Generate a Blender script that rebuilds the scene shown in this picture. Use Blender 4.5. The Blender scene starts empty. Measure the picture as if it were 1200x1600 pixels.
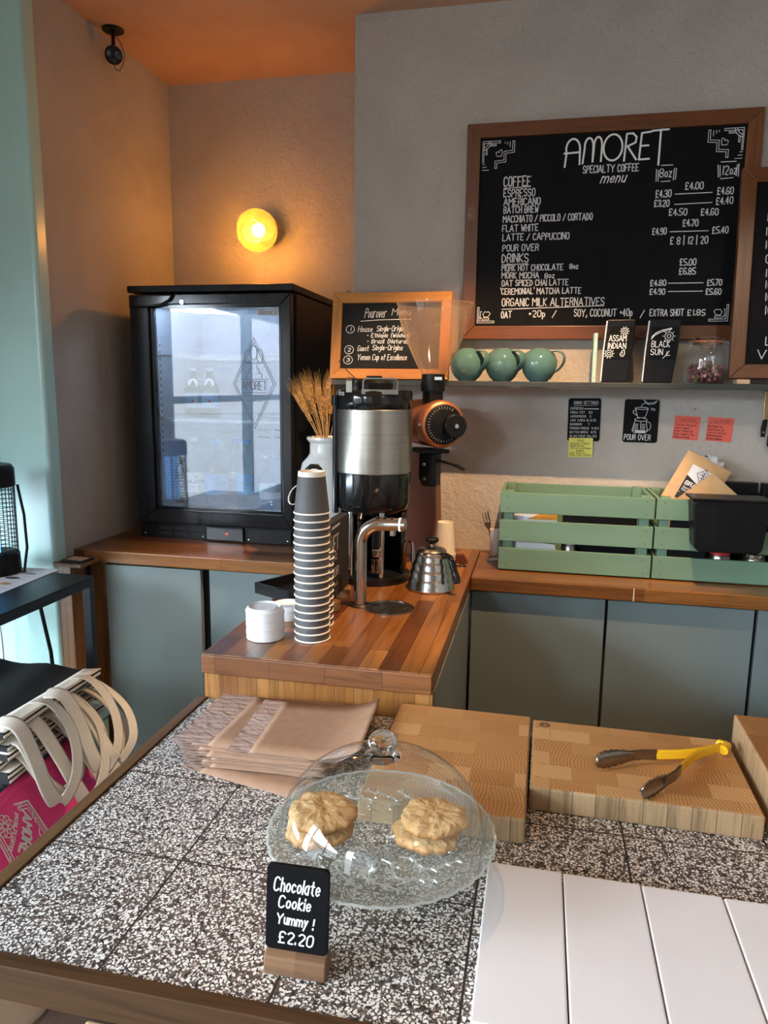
import bpy, math, random
from mathutils import Vector, Matrix
random.seed(7)
S = bpy.context.scene
COL = S.collection
PI = math.pi
R = math.radians

# ------------------------------------------------------------------ camera
YAW, PITCH, ROLL = R(11.895), R(-9.671), R(0.765)
def cam_matrix():
    f = Vector((-math.sin(YAW)*math.cos(PITCH), math.cos(YAW)*math.cos(PITCH), math.sin(PITCH)))
    r = Vector((math.cos(YAW), math.sin(YAW), 0)); u = r.cross(f)
    r2 = math.cos(ROLL)*r + math.sin(ROLL)*u; u2 = -math.sin(ROLL)*r + math.cos(ROLL)*u
    m = Matrix.Identity(4)
    for i in range(3):
        m[i][0], m[i][1], m[i][2] = r2[i], u2[i], -f[i]
    m.translation = (0, 0, 1.478)
    return m
cd = bpy.data.cameras.new('camera'); cam = bpy.data.objects.new('camera', cd); COL.objects.link(cam)
cam.matrix_world = cam_matrix()
cd.sensor_fit = 'VERTICAL'; cd.sensor_height = 36; cd.sensor_width = 27; cd.lens = 1141.3/1600*36
cd.clip_start = 0.02; cd.clip_end = 100
S.camera = cam

# ------------------------------------------------------------------ world, light, exposure
S.view_settings.view_transform = 'Standard'; S.view_settings.look = 'None'
S.view_settings.gamma = 1; S.view_settings.use_curve_mapping = False
S.view_settings.exposure = -0.18
S.cycles.max_bounces = 10; S.cycles.transparent_max_bounces = 24
S.cycles.sample_clamp_indirect = 6; S.cycles.blur_glossy = 0.5
w = bpy.data.worlds.new('sky'); S.world = w; w.use_nodes = True
wn = w.node_tree.nodes; wl = w.node_tree.links
bg = wn['Background']
tc = wn.new('ShaderNodeTexCoord'); sx = wn.new('ShaderNodeSeparateXYZ'); cr = wn.new('ShaderNodeValToRGB')
wl.new(tc.outputs['Generated'], sx.inputs[0]); wl.new(sx.outputs['Z'], cr.inputs[0]); wl.new(cr.outputs[0], bg.inputs[0])
e = cr.color_ramp.elements
e[0].position = 0.0; e[0].color = (0.62, 0.60, 0.52, 1)
e[1].position = 0.5; e[1].color = (0.28, 0.50, 0.95, 1)
x = e.new(0.06); x.color = (0.85, 0.88, 0.9, 1)
bg.inputs[1].default_value = 1.6

def area(name, loc, target, sx_, sy_, power, col, spread=180):
    d = bpy.data.lights.new(name, 'AREA'); d.shape = 'RECTANGLE'; d.size = sx_; d.size_y = sy_
    d.energy = power; d.color = col; d.spread = R(spread)
    o = bpy.data.objects.new(name, d); COL.objects.link(o); o.location = loc
    o.rotation_euler = (Vector(target)-Vector(loc)).to_track_quat('-Z', 'Y').to_euler()
    return o
def spot(name, loc, target, power, col, ang, blend=0.4, rad=0.03):
    d = bpy.data.lights.new(name, 'SPOT'); d.energy = power; d.color = col; d.spot_size = R(ang); d.spot_blend = blend
    d.shadow_soft_size = rad
    o = bpy.data.objects.new(name, d); COL.objects.link(o); o.location = loc
    o.rotation_euler = (Vector(target)-Vector(loc)).to_track_quat('-Z', 'Y').to_euler()
    return o
# daylight through the shopfront on the left (sky above, dimmer street below) and the glazed street front behind the camera
area('window_sky', (-4.1, -3.1, 3.2), (-0.9, 1.1, 3.2), 5.2, 1.8, 2300, (0.80, 0.90, 1.0), 170)
area('window_facade', (-4.1, -3.1, 1.72), (-0.9, 1.1, 1.72), 5.2, 1.15, 60, (0.92, 0.95, 1.0), 170)
area('window_street', (-4.1, -3.1, 0.57), (-0.9, 1.1, 0.57), 5.2, 1.14, 60, (0.80, 0.90, 1.0), 170)
area('low_fill_daylight', (-3.3, 0.75, 1.30), (-1.3, 1.75, 0.50), 2.0, 1.5, 450, (0.78, 0.89, 1.0), 170)  # fill added to brighten the left cabinets and totes through the low opening
area('street_daylight', (-0.9, -2.75, 1.9), (-0.9, 2.0, 0.6), 1.9, 1.2, 1.5, (0.86, 0.93, 1.0))
WARM = (1.0, 0.62, 0.32)
d = bpy.data.lights.new('unseen_room_lamp', 'POINT'); d.energy = 5; d.color = (1.0, 0.86, 0.70); d.shadow_soft_size = 0.12  # unseen lamp, added to light the right wall softly from the front
o = bpy.data.objects.new('unseen_room_lamp', d); COL.objects.link(o); o.location = (1.45, -0.35, 2.15)
spot('ceiling_spot_bar', (0.16, 1.66, 2.60), (-0.26, 2.22, 0.95), 205, WARM, 60, 0.5, 0.008)
spot('ceiling_spot_till', (-0.35, 0.95, 2.60), (0.12, 1.06, 0.85), 30, WARM, 54, 0.6, 0.012)
spot('wall_fill_spot', (0.95, 0.55, 2.60), (0.62, 2.53, 1.36), 42, (1.0, 0.84, 0.62), 32, 0.9, 0.07)  # extra spot added only to brighten the wall above the crates

# ------------------------------------------------------------------ node helpers / materials
MATS = {}
def nmat(name):
    m = bpy.data.materials.new(name); m.use_nodes = True; MATS[name] = m
    return m, m.node_tree.nodes, m.node_tree.links, m.node_tree.nodes['Principled BSDF']
def setp(b, **k):
    for n, v in k.items():
        b.inputs[n.replace('_', ' ')].default_value = v
def c4(c): return (c[0], c[1], c[2], 1)
def coords(n, l, scale=(1,1,1), rot=(0,0,0), kind='Object'):
    t = n.new('ShaderNodeTexCoord'); mp = n.new('ShaderNodeMapping'); l.new(t.outputs[kind], mp.inputs[0])
    mp.inputs['Scale'].default_value = scale; mp.inputs['Rotation'].default_value = rot
    return mp.outputs[0]
def noise(n, l, v, scale, detail=3, rough=0.5, dist=0):
    t = n.new('ShaderNodeTexNoise'); t.inputs['Scale'].default_value = scale; t.inputs['Detail'].default_value = detail
    t.inputs['Roughness'].default_value = rough; t.inputs['Distortion'].default_value = dist
    if v: l.new(v, t.inputs['Vector'])
    return t.outputs['Fac']
def ramp(n, l, fac, stops, interp='LINEAR'):
    r = n.new('ShaderNodeValToRGB'); r.color_ramp.interpolation = interp; el = r.color_ramp.elements
    el[0].position, el[0].color = stops[0][0], c4(stops[0][1])
    el[1].position, el[1].color = stops[-1][0], c4(stops[-1][1])
    for p, c in stops[1:-1]:
        q = el.new(p); q.color = c4(c)
    l.new(fac, r.inputs[0]); return r.outputs[0]
def mix(n, l, a, b, fac, mode='MIX'):
    m = n.new('ShaderNodeMix'); m.data_type = 'RGBA'; m.blend_type = mode
    for s, v in ((6, a), (7, b), (0, fac)):
        if isinstance(v, (tuple, list)): m.inputs[s].default_value = c4(v)
        elif isinstance(v, (int, float)): m.inputs[s].default_value = v
        else: l.new(v, m.inputs[s])
    return m.outputs[2]
def math_(n, l, op, a, b=0.0):
    m = n.new('ShaderNodeMath'); m.operation = op
    for i, v in enumerate((a, b)):
        if isinstance(v, (int, float)): m.inputs[i].default_value = v
        else: l.new(v, m.inputs[i])
    return m.outputs[0]
def bump(n, l, b, h, strength=0.2, dist=0.002):
    q = n.new('ShaderNodeBump'); q.inputs['Strength'].default_value = strength; q.inputs['Distance'].default_value = dist
    l.new(h, q.inputs['Height']); l.new(q.outputs[0], b.inputs['Normal'])
def plain(name, col, rough=0.5, metal=0.0, var=0.12, vs=30, bs=0.05, spec=0.5, coat=0.0, stretch=(1,1,1), bd=0.001):
    m, n, l, b = nmat(name)
    v = coords(n, l, stretch)
    f = noise(n, l, v, vs, 4)
    lo = tuple(max(0, c*(1-var)) for c in col); hi = tuple(min(1, c*(1+var)) for c in col)
    l.new(ramp(n, l, f, [(0.3, lo), (0.7, hi)]), b.inputs['Base Color'])
    setp(b, Roughness=rough, Metallic=metal, Specular_IOR_Level=spec, Coat_Weight=coat)
    if bs: bump(n, l, b, f, bs, bd)
    return m
def emis(name, col, strength):
    m, n, l, b = nmat(name); setp(b, Base_Color=c4(col), Emission_Color=c4(col), Emission_Strength=strength); return m
def thin_glass(name, tint=(0.96,0.98,0.97), ior=1.45, rough=0.0, etch=0.0, fog=0.0, escale=60, refl=(1,1,1), fogcol=(0.8,0.88,0.95), edge=None, speck=False):
    m, n, l, b = nmat(name); n.remove(b); out = n['Material Output']
    t = n.new('ShaderNodeBsdfTransparent'); t.inputs[0].default_value = c4(tint)
    if edge:
        lw = n.new('ShaderNodeLayerWeight'); lw.inputs[0].default_value = 0.35
        l.new(ramp(n, l, lw.outputs['Facing'], [(0.0, tint), (0.6, tint), (1.0, edge)]), t.inputs[0])
    g = n.new('ShaderNodeBsdfGlossy'); g.inputs['Roughness'].default_value = rough; g.inputs[0].default_value = c4(refl)
    fr = n.new('ShaderNodeFresnel'); ge = n.new('ShaderNodeNewGeometry')
    io = n.new('ShaderNodeMix'); io.data_type = 'FLOAT'; io.inputs[2].default_value = ior; io.inputs[3].default_value = 1/ior
    l.new(ge.outputs['Backfacing'], io.inputs[0]); l.new(io.outputs[0], fr.inputs[0])
    mx = n.new('ShaderNodeMixShader'); l.new(fr.outputs[0], mx.inputs[0]); l.new(t.outputs[0], mx.inputs[1]); l.new(g.outputs[0], mx.inputs[2])
    last = mx.outputs[0]
    if etch:
        v = coords(n, l); h = noise(n, l, v, escale, 5, 0.6, 1.5)
        h = ramp(n, l, h, [(0.44, (0,0,0)), (0.5, (1,1,1)), (0.56, (0,0,0))])
        q = n.new('ShaderNodeBump'); q.inputs['Strength'].default_value = etch; q.inputs['Distance'].default_value = 0.003
        l.new(h, q.inputs['Height']); l.new(q.outputs[0], g.inputs['Normal']); l.new(q.outputs[0], fr.inputs['Normal'])
    if fog:
        v = coords(n, l); f = noise(n, l, v, 3.0, 4, 0.6, 0.4); sp = noise(n, l, v, 350, 2)
        f = math_(n, l, 'MULTIPLY', f, sp) if speck else f
        f = ramp(n, l, f, [(0.16, (0,0,0)), (0.45, (fog,)*3)]) if speck else ramp(n, l, f, [(0.3, (fog*.7,)*3), (0.7, (fog,)*3)])
        d = n.new('ShaderNodeBsdfDiffuse'); d.inputs[0].default_value = c4(fogcol)
        tr = n.new('ShaderNodeBsdfTranslucent'); tr.inputs[0].default_value = c4(fogcol)
        ad = n.new('ShaderNodeMixShader'); l.new(d.outputs[0], ad.inputs[1]); l.new(tr.outputs[0], ad.inputs[2])
        m2 = n.new('ShaderNodeMixShader'); l.new(f, m2.inputs[0]); l.new(last, m2.inputs[1]); l.new(ad.outputs[0], m2.inputs[2])
        last = m2.outputs[0]
    l.new(last, out.inputs[0]); return m
def wood(name, cols, axis='X', stave=0.055, length=0.45, rough=0.35, gap=0.0006, coat=0.15, grain=1.0, spec=0.5):
    m, n, l, b = nmat(name)
    rot = {'X': (0,0,0), 'Y': (0,0,PI/2), 'Z': (0, PI/2, 0), 'V': (PI/2, 0, PI/2)}[axis]
    if axis == 'Z':   # upright staves on a wall facing y: brick x runs up z, rows across x
        t = n.new('ShaderNodeTexCoord'); s = n.new('ShaderNodeSeparateXYZ'); cb = n.new('ShaderNodeCombineXYZ')
        l.new(t.outputs['Object'], s.inputs[0]); l.new(s.outputs[2], cb.inputs[0]); l.new(s.outputs[0], cb.inputs[1]); l.new(s.outputs[1], cb.inputs[2]); v = cb.outputs[0]
    else:
        v = coords(n, l, (1,1,1), rot)
    br = n.new('ShaderNodeTexBrick'); l.new(v, br.inputs['Vector'])
    br.offset = 0.37; br.squash = 1.0
    for k, val in (('Scale', 1.0), ('Mortar Size', gap), ('Mortar Smooth', 0.2), ('Bias', 0.0), ('Brick Width', length), ('Row Height', stave)):
        br.inputs[k].default_value = val
    br.inputs['Color1'].default_value = (0,0,0,1); br.inputs['Color2'].default_value = (1,1,1,1); br.inputs['Mortar'].default_value = (0.1,0.1,0.1,1)
    k = len(cols)
    base = ramp(n, l, br.outputs['Color'], [((i+0.5)/k, c) for i, c in enumerate(cols)])
    mp = n.new('ShaderNodeMapping'); l.new(v, mp.inputs[0]); mp.inputs['Scale'].default_value = (1.6, 26, 26)
    off = n.new('ShaderNodeVectorMath'); off.operation = 'ADD'; l.new(mp.outputs[0], off.inputs[0])
    sc = n.new('ShaderNodeVectorMath'); sc.operation = 'SCALE'; l.new(br.outputs['Color'], sc.inputs[0]); sc.inputs['Scale'].default_value = 9.0
    l.new(sc.outputs[0], off.inputs[1])
    g = noise(n, l, off.outputs[0], 2.2, 6, 0.65, 1.2)
    gr = ramp(n, l, g, [(0.28, tuple(1-0.55*grain for _ in range(3))), (0.5, (0.95,)*3), (0.75, (1.12, 1.1, 1.05))])
    col = mix(n, l, base, gr, 1.0, 'MULTIPLY')
    col = mix(n, l, col, tuple(c*0.25 for c in cols[0]), br.outputs['Fac'])
    l.new(col, b.inputs['Base Color'])
    setp(b, Roughness=rough, Coat_Weight=coat, Coat_Roughness=0.25, Specular_IOR_Level=spec)
    bump(n, l, b, g, 0.12, 0.001)
    return m
def endgrain(name, cols, size=0.056):
    m, n, l, b = nmat(name); v = coords(n, l)
    br = n.new('ShaderNodeTexBrick'); l.new(v, br.inputs['Vector']); br.offset = 0.5
    for k, val in (('Scale', 1.0), ('Mortar Size', 0.0005), ('Mortar Smooth', 0.2), ('Bias', 0.0), ('Brick Width', size*1.25), ('Row Height', size*0.8)):
        br.inputs[k].default_value = val
    br.inputs['Color1'].default_value = (0,0,0,1); br.inputs['Color2'].default_value = (1,1,1,1)
    k = len(cols); base = ramp(n, l, br.outputs['Color'], [((i+0.5)/k, c) for i, c in enumerate(cols)])
    sc = n.new('ShaderNodeVectorMath'); sc.operation = 'SCALE'; l.new(br.outputs['Color'], sc.inputs[0]); sc.inputs['Scale'].default_value = 0.22
    ad = n.new('ShaderNodeVectorMath'); ad.operation = 'ADD'; l.new(v, ad.inputs[0]); l.new(sc.outputs[0], ad.inputs[1])
    wv = n.new('ShaderNodeTexWave'); wv.wave_type = 'RINGS'; wv.rings_direction = 'Z'; wv.inputs['Scale'].default_value = 55; wv.inputs['Distortion'].default_value = 4
    wv.inputs['Detail'].default_value = 2; wv.inputs['Detail Scale'].default_value = 0.6
    l.new(ad.outputs[0], wv.inputs['Vector'])
    gr = ramp(n, l, wv.outputs['Fac'], [(0.1, (0.74, 0.68, 0.62)), (0.5, (1,1,1)), (0.9, (1.06,1.05,1.02))])
    col = mix(n, l, base, gr, 1.0, 'MULTIPLY'); col = mix(n, l, col, tuple(c*0.7 for c in cols[0]), br.outputs['Fac'])
    l.new(col, b.inputs['Base Color']); setp(b, Roughness=0.5)
    bump(n, l, b, wv.outputs['Fac'], 0.05, 0.0006); return m
def plaster(name, col, bs=0.5):
    m, n, l, b = nmat(name); v = coords(n, l)
    f = noise(n, l, v, 2.2, 6, 0.6, 0.6); h = noise(n, l, v, 55, 6, 0.62, 0.8); h2 = noise(n, l, v, 9, 5, 0.6, 2.0)
    lo = tuple(c*0.86 for c in col); hi = tuple(min(1, c*1.1) for c in col)
    l.new(ramp(n, l, f, [(0.3, lo), (0.7, hi)]), b.inputs['Base Color']); setp(b, Roughness=0.75, Specular_IOR_Level=0.25)
    hh = math_(n, l, 'ADD', h, math_(n, l, 'MULTIPLY', h2, 0.8)); bump(n, l, b, hh, bs, 0.006); return m

def build_materials():
    plaster('plaster', (0.50, 0.455, 0.41), 0.9); plaster('plaster_ceiling', (0.60, 0.36, 0.24), 0.15)
    plaster('plaster_room', (0.5, 0.47, 0.43))
    plain('sage_gloss', (0.48, 0.72, 0.68), 0.28, var=0.05, vs=4, bs=0.05, spec=0.5)
    wood('floor_boards', [(0.07,0.045,0.03), (0.10,0.06,0.04), (0.06,0.04,0.03)], 'Y', 0.12, 1.2, 0.5)
    OAK = [(0.105,0.032,0.008), (0.25,0.095,0.022), (0.14,0.045,0.011), (0.38,0.165,0.042), (0.18,0.062,0.015), (0.30,0.12,0.030)]
    wood('oak_x', OAK, 'X', 0.05, 0.5, 0.3, coat=0.3); wood('oak_y', OAK, 'Y', 0.042, 0.62, 0.3, coat=0.22); wood('oak_end', [(0.20,0.07,0.02), (0.26,0.10,0.03), (0.17,0.06,0.018)], 'X', 0.2, 0.12, 0.4)
    wood('oak_z', [(0.30,0.115,0.025), (0.40,0.175,0.045), (0.22,0.075,0.016)], 'Z', 0.042, 0.9, 0.4)
    wood('oak_dark_z', [(0.20,0.085,0.03), (0.26,0.12,0.045), (0.15,0.065,0.025)], 'Z', 0.06, 1.2, 0.35)
    wood('oak_pale', [(0.62,0.42,0.22), (0.66,0.46,0.25)], 'X', 0.1, 0.8, 0.45)
    wood('trim_wood', [(0.075,0.035,0.013), (0.105,0.05,0.02)], 'X', 0.2, 3.0, 0.55, gap=0.0, coat=0, spec=0.25); wood('trim_wood_y', [(0.115,0.056,0.022), (0.15,0.076,0.03)], 'Y', 0.2, 3.0, 0.4, gap=0.0)
    wood('frame_x', [(0.15,0.045,0.009), (0.19,0.06,0.013)], 'X', 0.3, 3.0, 0.42, gap=0.0)
    wood('frame_z', [(0.15,0.045,0.009), (0.19,0.06,0.013)], 'Z', 0.3, 3.0, 0.42, gap=0.0)
    wood('pine_x', [(0.62,0.25,0.045), (0.68,0.30,0.065)], 'X', 0.3, 3.0, 0.4, gap=0.0, grain=0.5)
    wood('pine_z', [(0.58,0.23,0.04), (0.64,0.27,0.06)], 'Z', 0.3, 3.0, 0.4, gap=0.0, grain=0.5)
    wood('walnut', [(0.20,0.10,0.05), (0.26,0.14,0.07)], 'X', 0.2, 2.0, 0.5, gap=0.0)
    endgrain('board_end', [(0.50,0.25,0.09), (0.60,0.33,0.13), (0.46,0.22,0.075), (0.64,0.37,0.16)])
    endgrain('board_end_dark', [(0.36,0.16,0.05), (0.42,0.20,0.065), (0.33,0.14,0.045)])
    wood('board_side', [(0.42,0.27,0.14), (0.5,0.33,0.18), (0.38,0.24,0.12)], 'Z', 0.035, 2.0, 0.6)
    # terrazzo tiles
    m, n, l, b = nmat('terrazzo'); v0 = coords(n, l); v = v0
    wn_ = n.new('ShaderNodeTexNoise'); wn_.inputs['Scale'].default_value = 120; l.new(v0, wn_.inputs['Vector'])
    wv_ = n.new('ShaderNodeVectorMath'); wv_.operation = 'MULTIPLY_ADD'; l.new(wn_.outputs['Color'], wv_.inputs[0]); wv_.inputs[1].default_value = (0.004,)*3; l.new(v0, wv_.inputs[2]); v = wv_.outputs[0]
    def vor(scale, feat):
        t = n.new('ShaderNodeTexVoronoi'); t.feature = feat; t.inputs['Scale'].default_value = scale; t.inputs['Randomness'].default_value = 1.0
        l.new(v, t.inputs['Vector']); return t
    a = vor(190, 'F1'); ed = vor(190, 'DISTANCE_TO_EDGE')
    sp = n.new('ShaderNodeSeparateColor'); l.new(a.outputs['Color'], sp.inputs[0])
    chip = ramp(n, l, sp.outputs[0], [(0.0, (0.80,0.77,0.70)), (0.40, (0.74,0.70,0.64)), (0.46, (0.88,0.86,0.82)), (0.82, (0.13,0.09,0.07)), (0.88, (0.02,0.02,0.02)), (0.94, (0.24,0.17,0.13))], 'CONSTANT')
    k1 = ramp(n, l, ed.outputs['Distance'], [(0.145, (0,0,0)), (0.185, (1,1,1))])
    small = vor(430, 'F1'); sp2 = n.new('ShaderNodeSeparateColor'); l.new(small.outputs['Color'], sp2.inputs[0])
    fine = ramp(n, l, sp2.outputs[1], [(0.0, (0.085,0.070,0.062)), (0.42, (0.15,0.125,0.11)), (0.56, (0.02,0.02,0.02)), (0.78, (0.74,0.71,0.66))], 'CONSTANT')
    keep = ramp(n, l, sp.outputs[2], [(0.09, (0,0,0)), (0.10, (1,1,1))], 'CONSTANT')
    col = mix(n, l, fine, chip, mix(n, l, k1, keep, 1.0, 'MULTIPLY'))
    br = n.new('ShaderNodeTexBrick'); mpb = n.new('ShaderNodeMapping'); l.new(v0, mpb.inputs[0]); mpb.inputs['Location'].default_value = (0.667, -0.648, 0); l.new(mpb.outputs[0], br.inputs['Vector']); br.offset = 0.0
    for kk, val in (('Scale', 1.0), ('Mortar Size', 0.0016), ('Mortar Smooth', 0.1), ('Brick Width', 0.2045), ('Row Height', 0.2025)):
        br.inputs[kk].default_value = val
    col = mix(n, l, col, (0.03,0.025,0.02), br.outputs['Fac'])
    l.new(col, b.inputs['Base Color']); setp(b, Roughness=0.38, Specular_IOR_Level=0.5)
    inv = math_(n, l, 'SUBTRACT', 1.0, br.outputs['Fac']); bump(n, l, b, inv, 0.6, 0.001)
    # painted cabinets, crates
    plain('cabinet_paint', (0.18, 0.218, 0.214), 0.28, var=0.05, vs=6, bs=0.03)
    plain('cabinet_inside', (0.015,0.015,0.015), 0.7)
    plain('crate_paint', (0.145, 0.255, 0.172), 0.55, var=0.10, vs=14, bs=0.15, stretch=(0.15,1,1))
    plain('shelf_paint', (0.035, 0.042, 0.04), 0.45, var=0.1)
    plain('slate', (0.005, 0.005, 0.006), 0.6, var=0.25, vs=12, bs=0.02, spec=0.12)
    plain('slate_grey', (0.014, 0.014, 0.013), 0.6, var=0.15, vs=8, bs=0.02, spec=0.2)
    plain('chalk', (0.68, 0.68, 0.68), 0.9, var=0.2, vs=400, bs=0)
    plain('chalk_white', (0.85, 0.85, 0.84), 0.8, var=0.06, vs=300, bs=0)
    plain('chalk_grey', (0.36, 0.37, 0.40), 0.9, var=0.3, vs=300, bs=0)
    plain('ink', (0.02, 0.02, 0.02), 0.7, bs=0); plain('print_pink_white', (0.9, 0.8, 0.8), 0.8, bs=0)
    plain('black_gloss', (0.008, 0.008, 0.009), 0.12, bs=0.0, var=0.2); plain('black_satin', (0.007,0.007,0.008), 0.38, var=0.2, bs=0.01, spec=0.22)
    plain('black_matte', (0.014,0.014,0.015), 0.6, var=0.2); plain('black_metal', (0.03,0.032,0.036), 0.35, 0.6, 0.2, 25)
    plain('door_aluminium', (0.022,0.022,0.024), 0.16, 0.4, 0.3, 3, 0.0, stretch=(8,1,1))
    plain('steel', (0.62, 0.59, 0.54), 0.22, 1.0, 0.04, 200, 0.02, stretch=(1,1,0.02)); plain('steel_brushed', (0.47,0.44,0.39), 0.3, 1.0, 0.12, 120, 0.06, stretch=(0.01,0.01,1))
    plain('chrome', (0.8,0.8,0.8), 0.08, 1.0, 0.02, 30, 0); plain('steel_dark', (0.30,0.27,0.24), 0.3, 1.0, 0.08, 60, 0.02)
    plain('copper', (0.62, 0.25, 0.12), 0.36, 0.75, 0.05, 30, 0.01); plain('copper_dark', (0.20, 0.075, 0.045), 0.4, 0.3, 0.08, 20, 0.01)
    plain('brass', (0.62,0.47,0.25), 0.25, 1.0, 0.1, 30, 0)
    plain('teal_glaze', (0.085, 0.19, 0.185), 0.09, var=0.07, vs=20, bs=0, coat=0.4)
    plain('white_glaze', (0.78,0.78,0.76), 0.2, var=0.04, vs=30, bs=0.12, bd=0.004)
    plain('cup_grey', (0.088, 0.084, 0.083), 0.6, var=0.06, vs=60, bs=0.02); plain('paper_white', (0.82,0.78,0.72), 0.6, var=0.03); plain('paper_cream', (0.80, 0.74, 0.62), 0.55, var=0.03)
    plain('plastic_white', (0.83,0.83,0.83), 0.3, var=0.02, bs=0); plain('plastic_clear_white', (0.72,0.74,0.76), 0.25, var=0.03, bs=0)
    plain('white_slat', (0.85,0.835,0.84), 0.22, var=0.02, vs=10, bs=0.02)
    plain('kraft', (0.34, 0.20, 0.125), 0.65, var=0.10, vs=45, bs=0.12); plain('kraft_bag', (0.58, 0.36, 0.17), 0.42, var=0.08, vs=25, bs=0.25, bd=0.004)
    plain('yellow_grip', (0.86, 0.50, 0.02), 0.3, var=0.03, bs=0)
    plain('note_yellow', (0.80,0.76,0.16), 0.7, var=0.03); plain('note_red', (0.78,0.13,0.09), 0.7, var=0.03)
    plain('canvas', (0.80, 0.735, 0.62), 0.85, var=0.06, vs=250, bs=0.2); plain('canvas_black', (0.010,0.010,0.011), 0.8, var=0.2, vs=250, bs=0.2); plain('canvas_pink', (0.95,0.07,0.28), 0.75, var=0.06, vs=12, bs=0.4, bd=0.01)
    plain('wheat', (0.55,0.33,0.12), 0.7, var=0.3, vs=90, bs=0.1)
    plain('rose', (0.30,0.10,0.12), 0.8, var=0.6, vs=60, bs=0.3); plain('rose_pale', (0.50,0.30,0.25), 0.8, var=0.4, vs=60, bs=0.3); plain('rose_green', (0.12,0.11,0.04), 0.8, var=0.4)
    plain('fridge_lining', (0.55,0.62,0.72), 0.4, var=0.06, vs=60, bs=0.1); plain('shelf_wire', (0.78,0.82,0.86), 0.35, bs=0)
    plain('label_white', (0.78,0.80,0.85), 0.6, var=0.03); plain('label_blue', (0.09,0.38,0.78), 0.55, var=0.04); plain('label_pale_blue', (0.35,0.55,0.75), 0.55, var=0.06)
    plain('navy', (0.03,0.08,0.2), 0.6); plain('print_grey', (0.20,0.23,0.27), 0.6); plain('red', (0.6,0.03,0.03), 0.5); plain('orange', (0.85,0.33,0.03), 0.5); plain('orange_rubber', (0.85,0.25,0.05), 0.4)
    plain('brown_leather', (0.13,0.035,0.02), 0.5); plain('teal_paint', (0.16,0.28,0.29), 0.45, var=0.05, vs=5); plain('pale_teal', (0.42,0.60,0.54), 0.5)
    plain('nozzle', (0.1,0.1,0.1), 0.4)
    plain('block_wood', (0.70,0.46,0.30), 0.6, var=0.1, vs=20)
    # cookies
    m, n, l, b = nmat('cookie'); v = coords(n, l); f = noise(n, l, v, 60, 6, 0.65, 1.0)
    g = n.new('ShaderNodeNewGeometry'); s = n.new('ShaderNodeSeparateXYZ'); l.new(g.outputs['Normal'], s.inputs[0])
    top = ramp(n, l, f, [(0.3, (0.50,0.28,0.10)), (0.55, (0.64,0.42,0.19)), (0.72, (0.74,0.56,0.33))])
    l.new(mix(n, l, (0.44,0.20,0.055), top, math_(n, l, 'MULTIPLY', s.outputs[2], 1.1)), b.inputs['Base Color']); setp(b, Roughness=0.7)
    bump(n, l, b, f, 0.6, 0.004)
    thin_glass('glass_clear', (0.98,0.99,0.985), 1.75, edge=(0.36,0.42,0.40)); thin_glass('glass_plate', (0.90,0.93,0.92), 1.6, 0.04, etch=0.3, escale=38, fog=0.17, fogcol=(0.8,0.85,0.82), edge=(0.45,0.55,0.52)); thin_glass('glass_relief', (0.95,0.97,0.96), 2.6, 0.14, fog=0.40, fogcol=(0.9,0.93,0.91))
    thin_glass('glass_door', (0.88,0.92,0.98), 1.9, 0.012, fog=0.24, speck=True); thin_glass('glass_window', (0.95,0.97,0.98), 1.45)
    thin_glass('hopper_plastic', (0.88,0.74,0.60), 1.5, 0.03, fog=0.27, fogcol=(0.80,0.64,0.50)); plain('film', (0.44,0.31,0.25), 0.18, var=0.18, vs=42, bs=1.0, bd=0.007, coat=0.6, stretch=(1,2,1))
    thin_glass('bottle_clear', (0.88,0.94,0.97), 1.5, 0.02); thin_glass('bottle_green', (0.25,0.45,0.22), 1.5, 0.02); thin_glass('lamp_glass', (1.0,0.88,0.50), 1.7, 0.06, fog=0.15, fogcol=(1.0,0.80,0.30))
    m, n, l, b = nmat('glass_solid'); setp(b, Base_Color=(0.97,0.99,0.98,1), Roughness=0.0, Transmission_Weight=1.0, IOR=1.45)
    emis('bulb_light', (1.0, 0.62, 0.22), 16); emis('fridge_led', (0.75,0.87,1.0), 45); emis('uv_tube', (0.12,0.45,1.0), 2.0); emis('tap_ring', (0.7,0.75,1.0), 1.2)
    emis('temperature_display', (1.0,0.1,0.05), 1.5)
build_materials()

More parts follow.
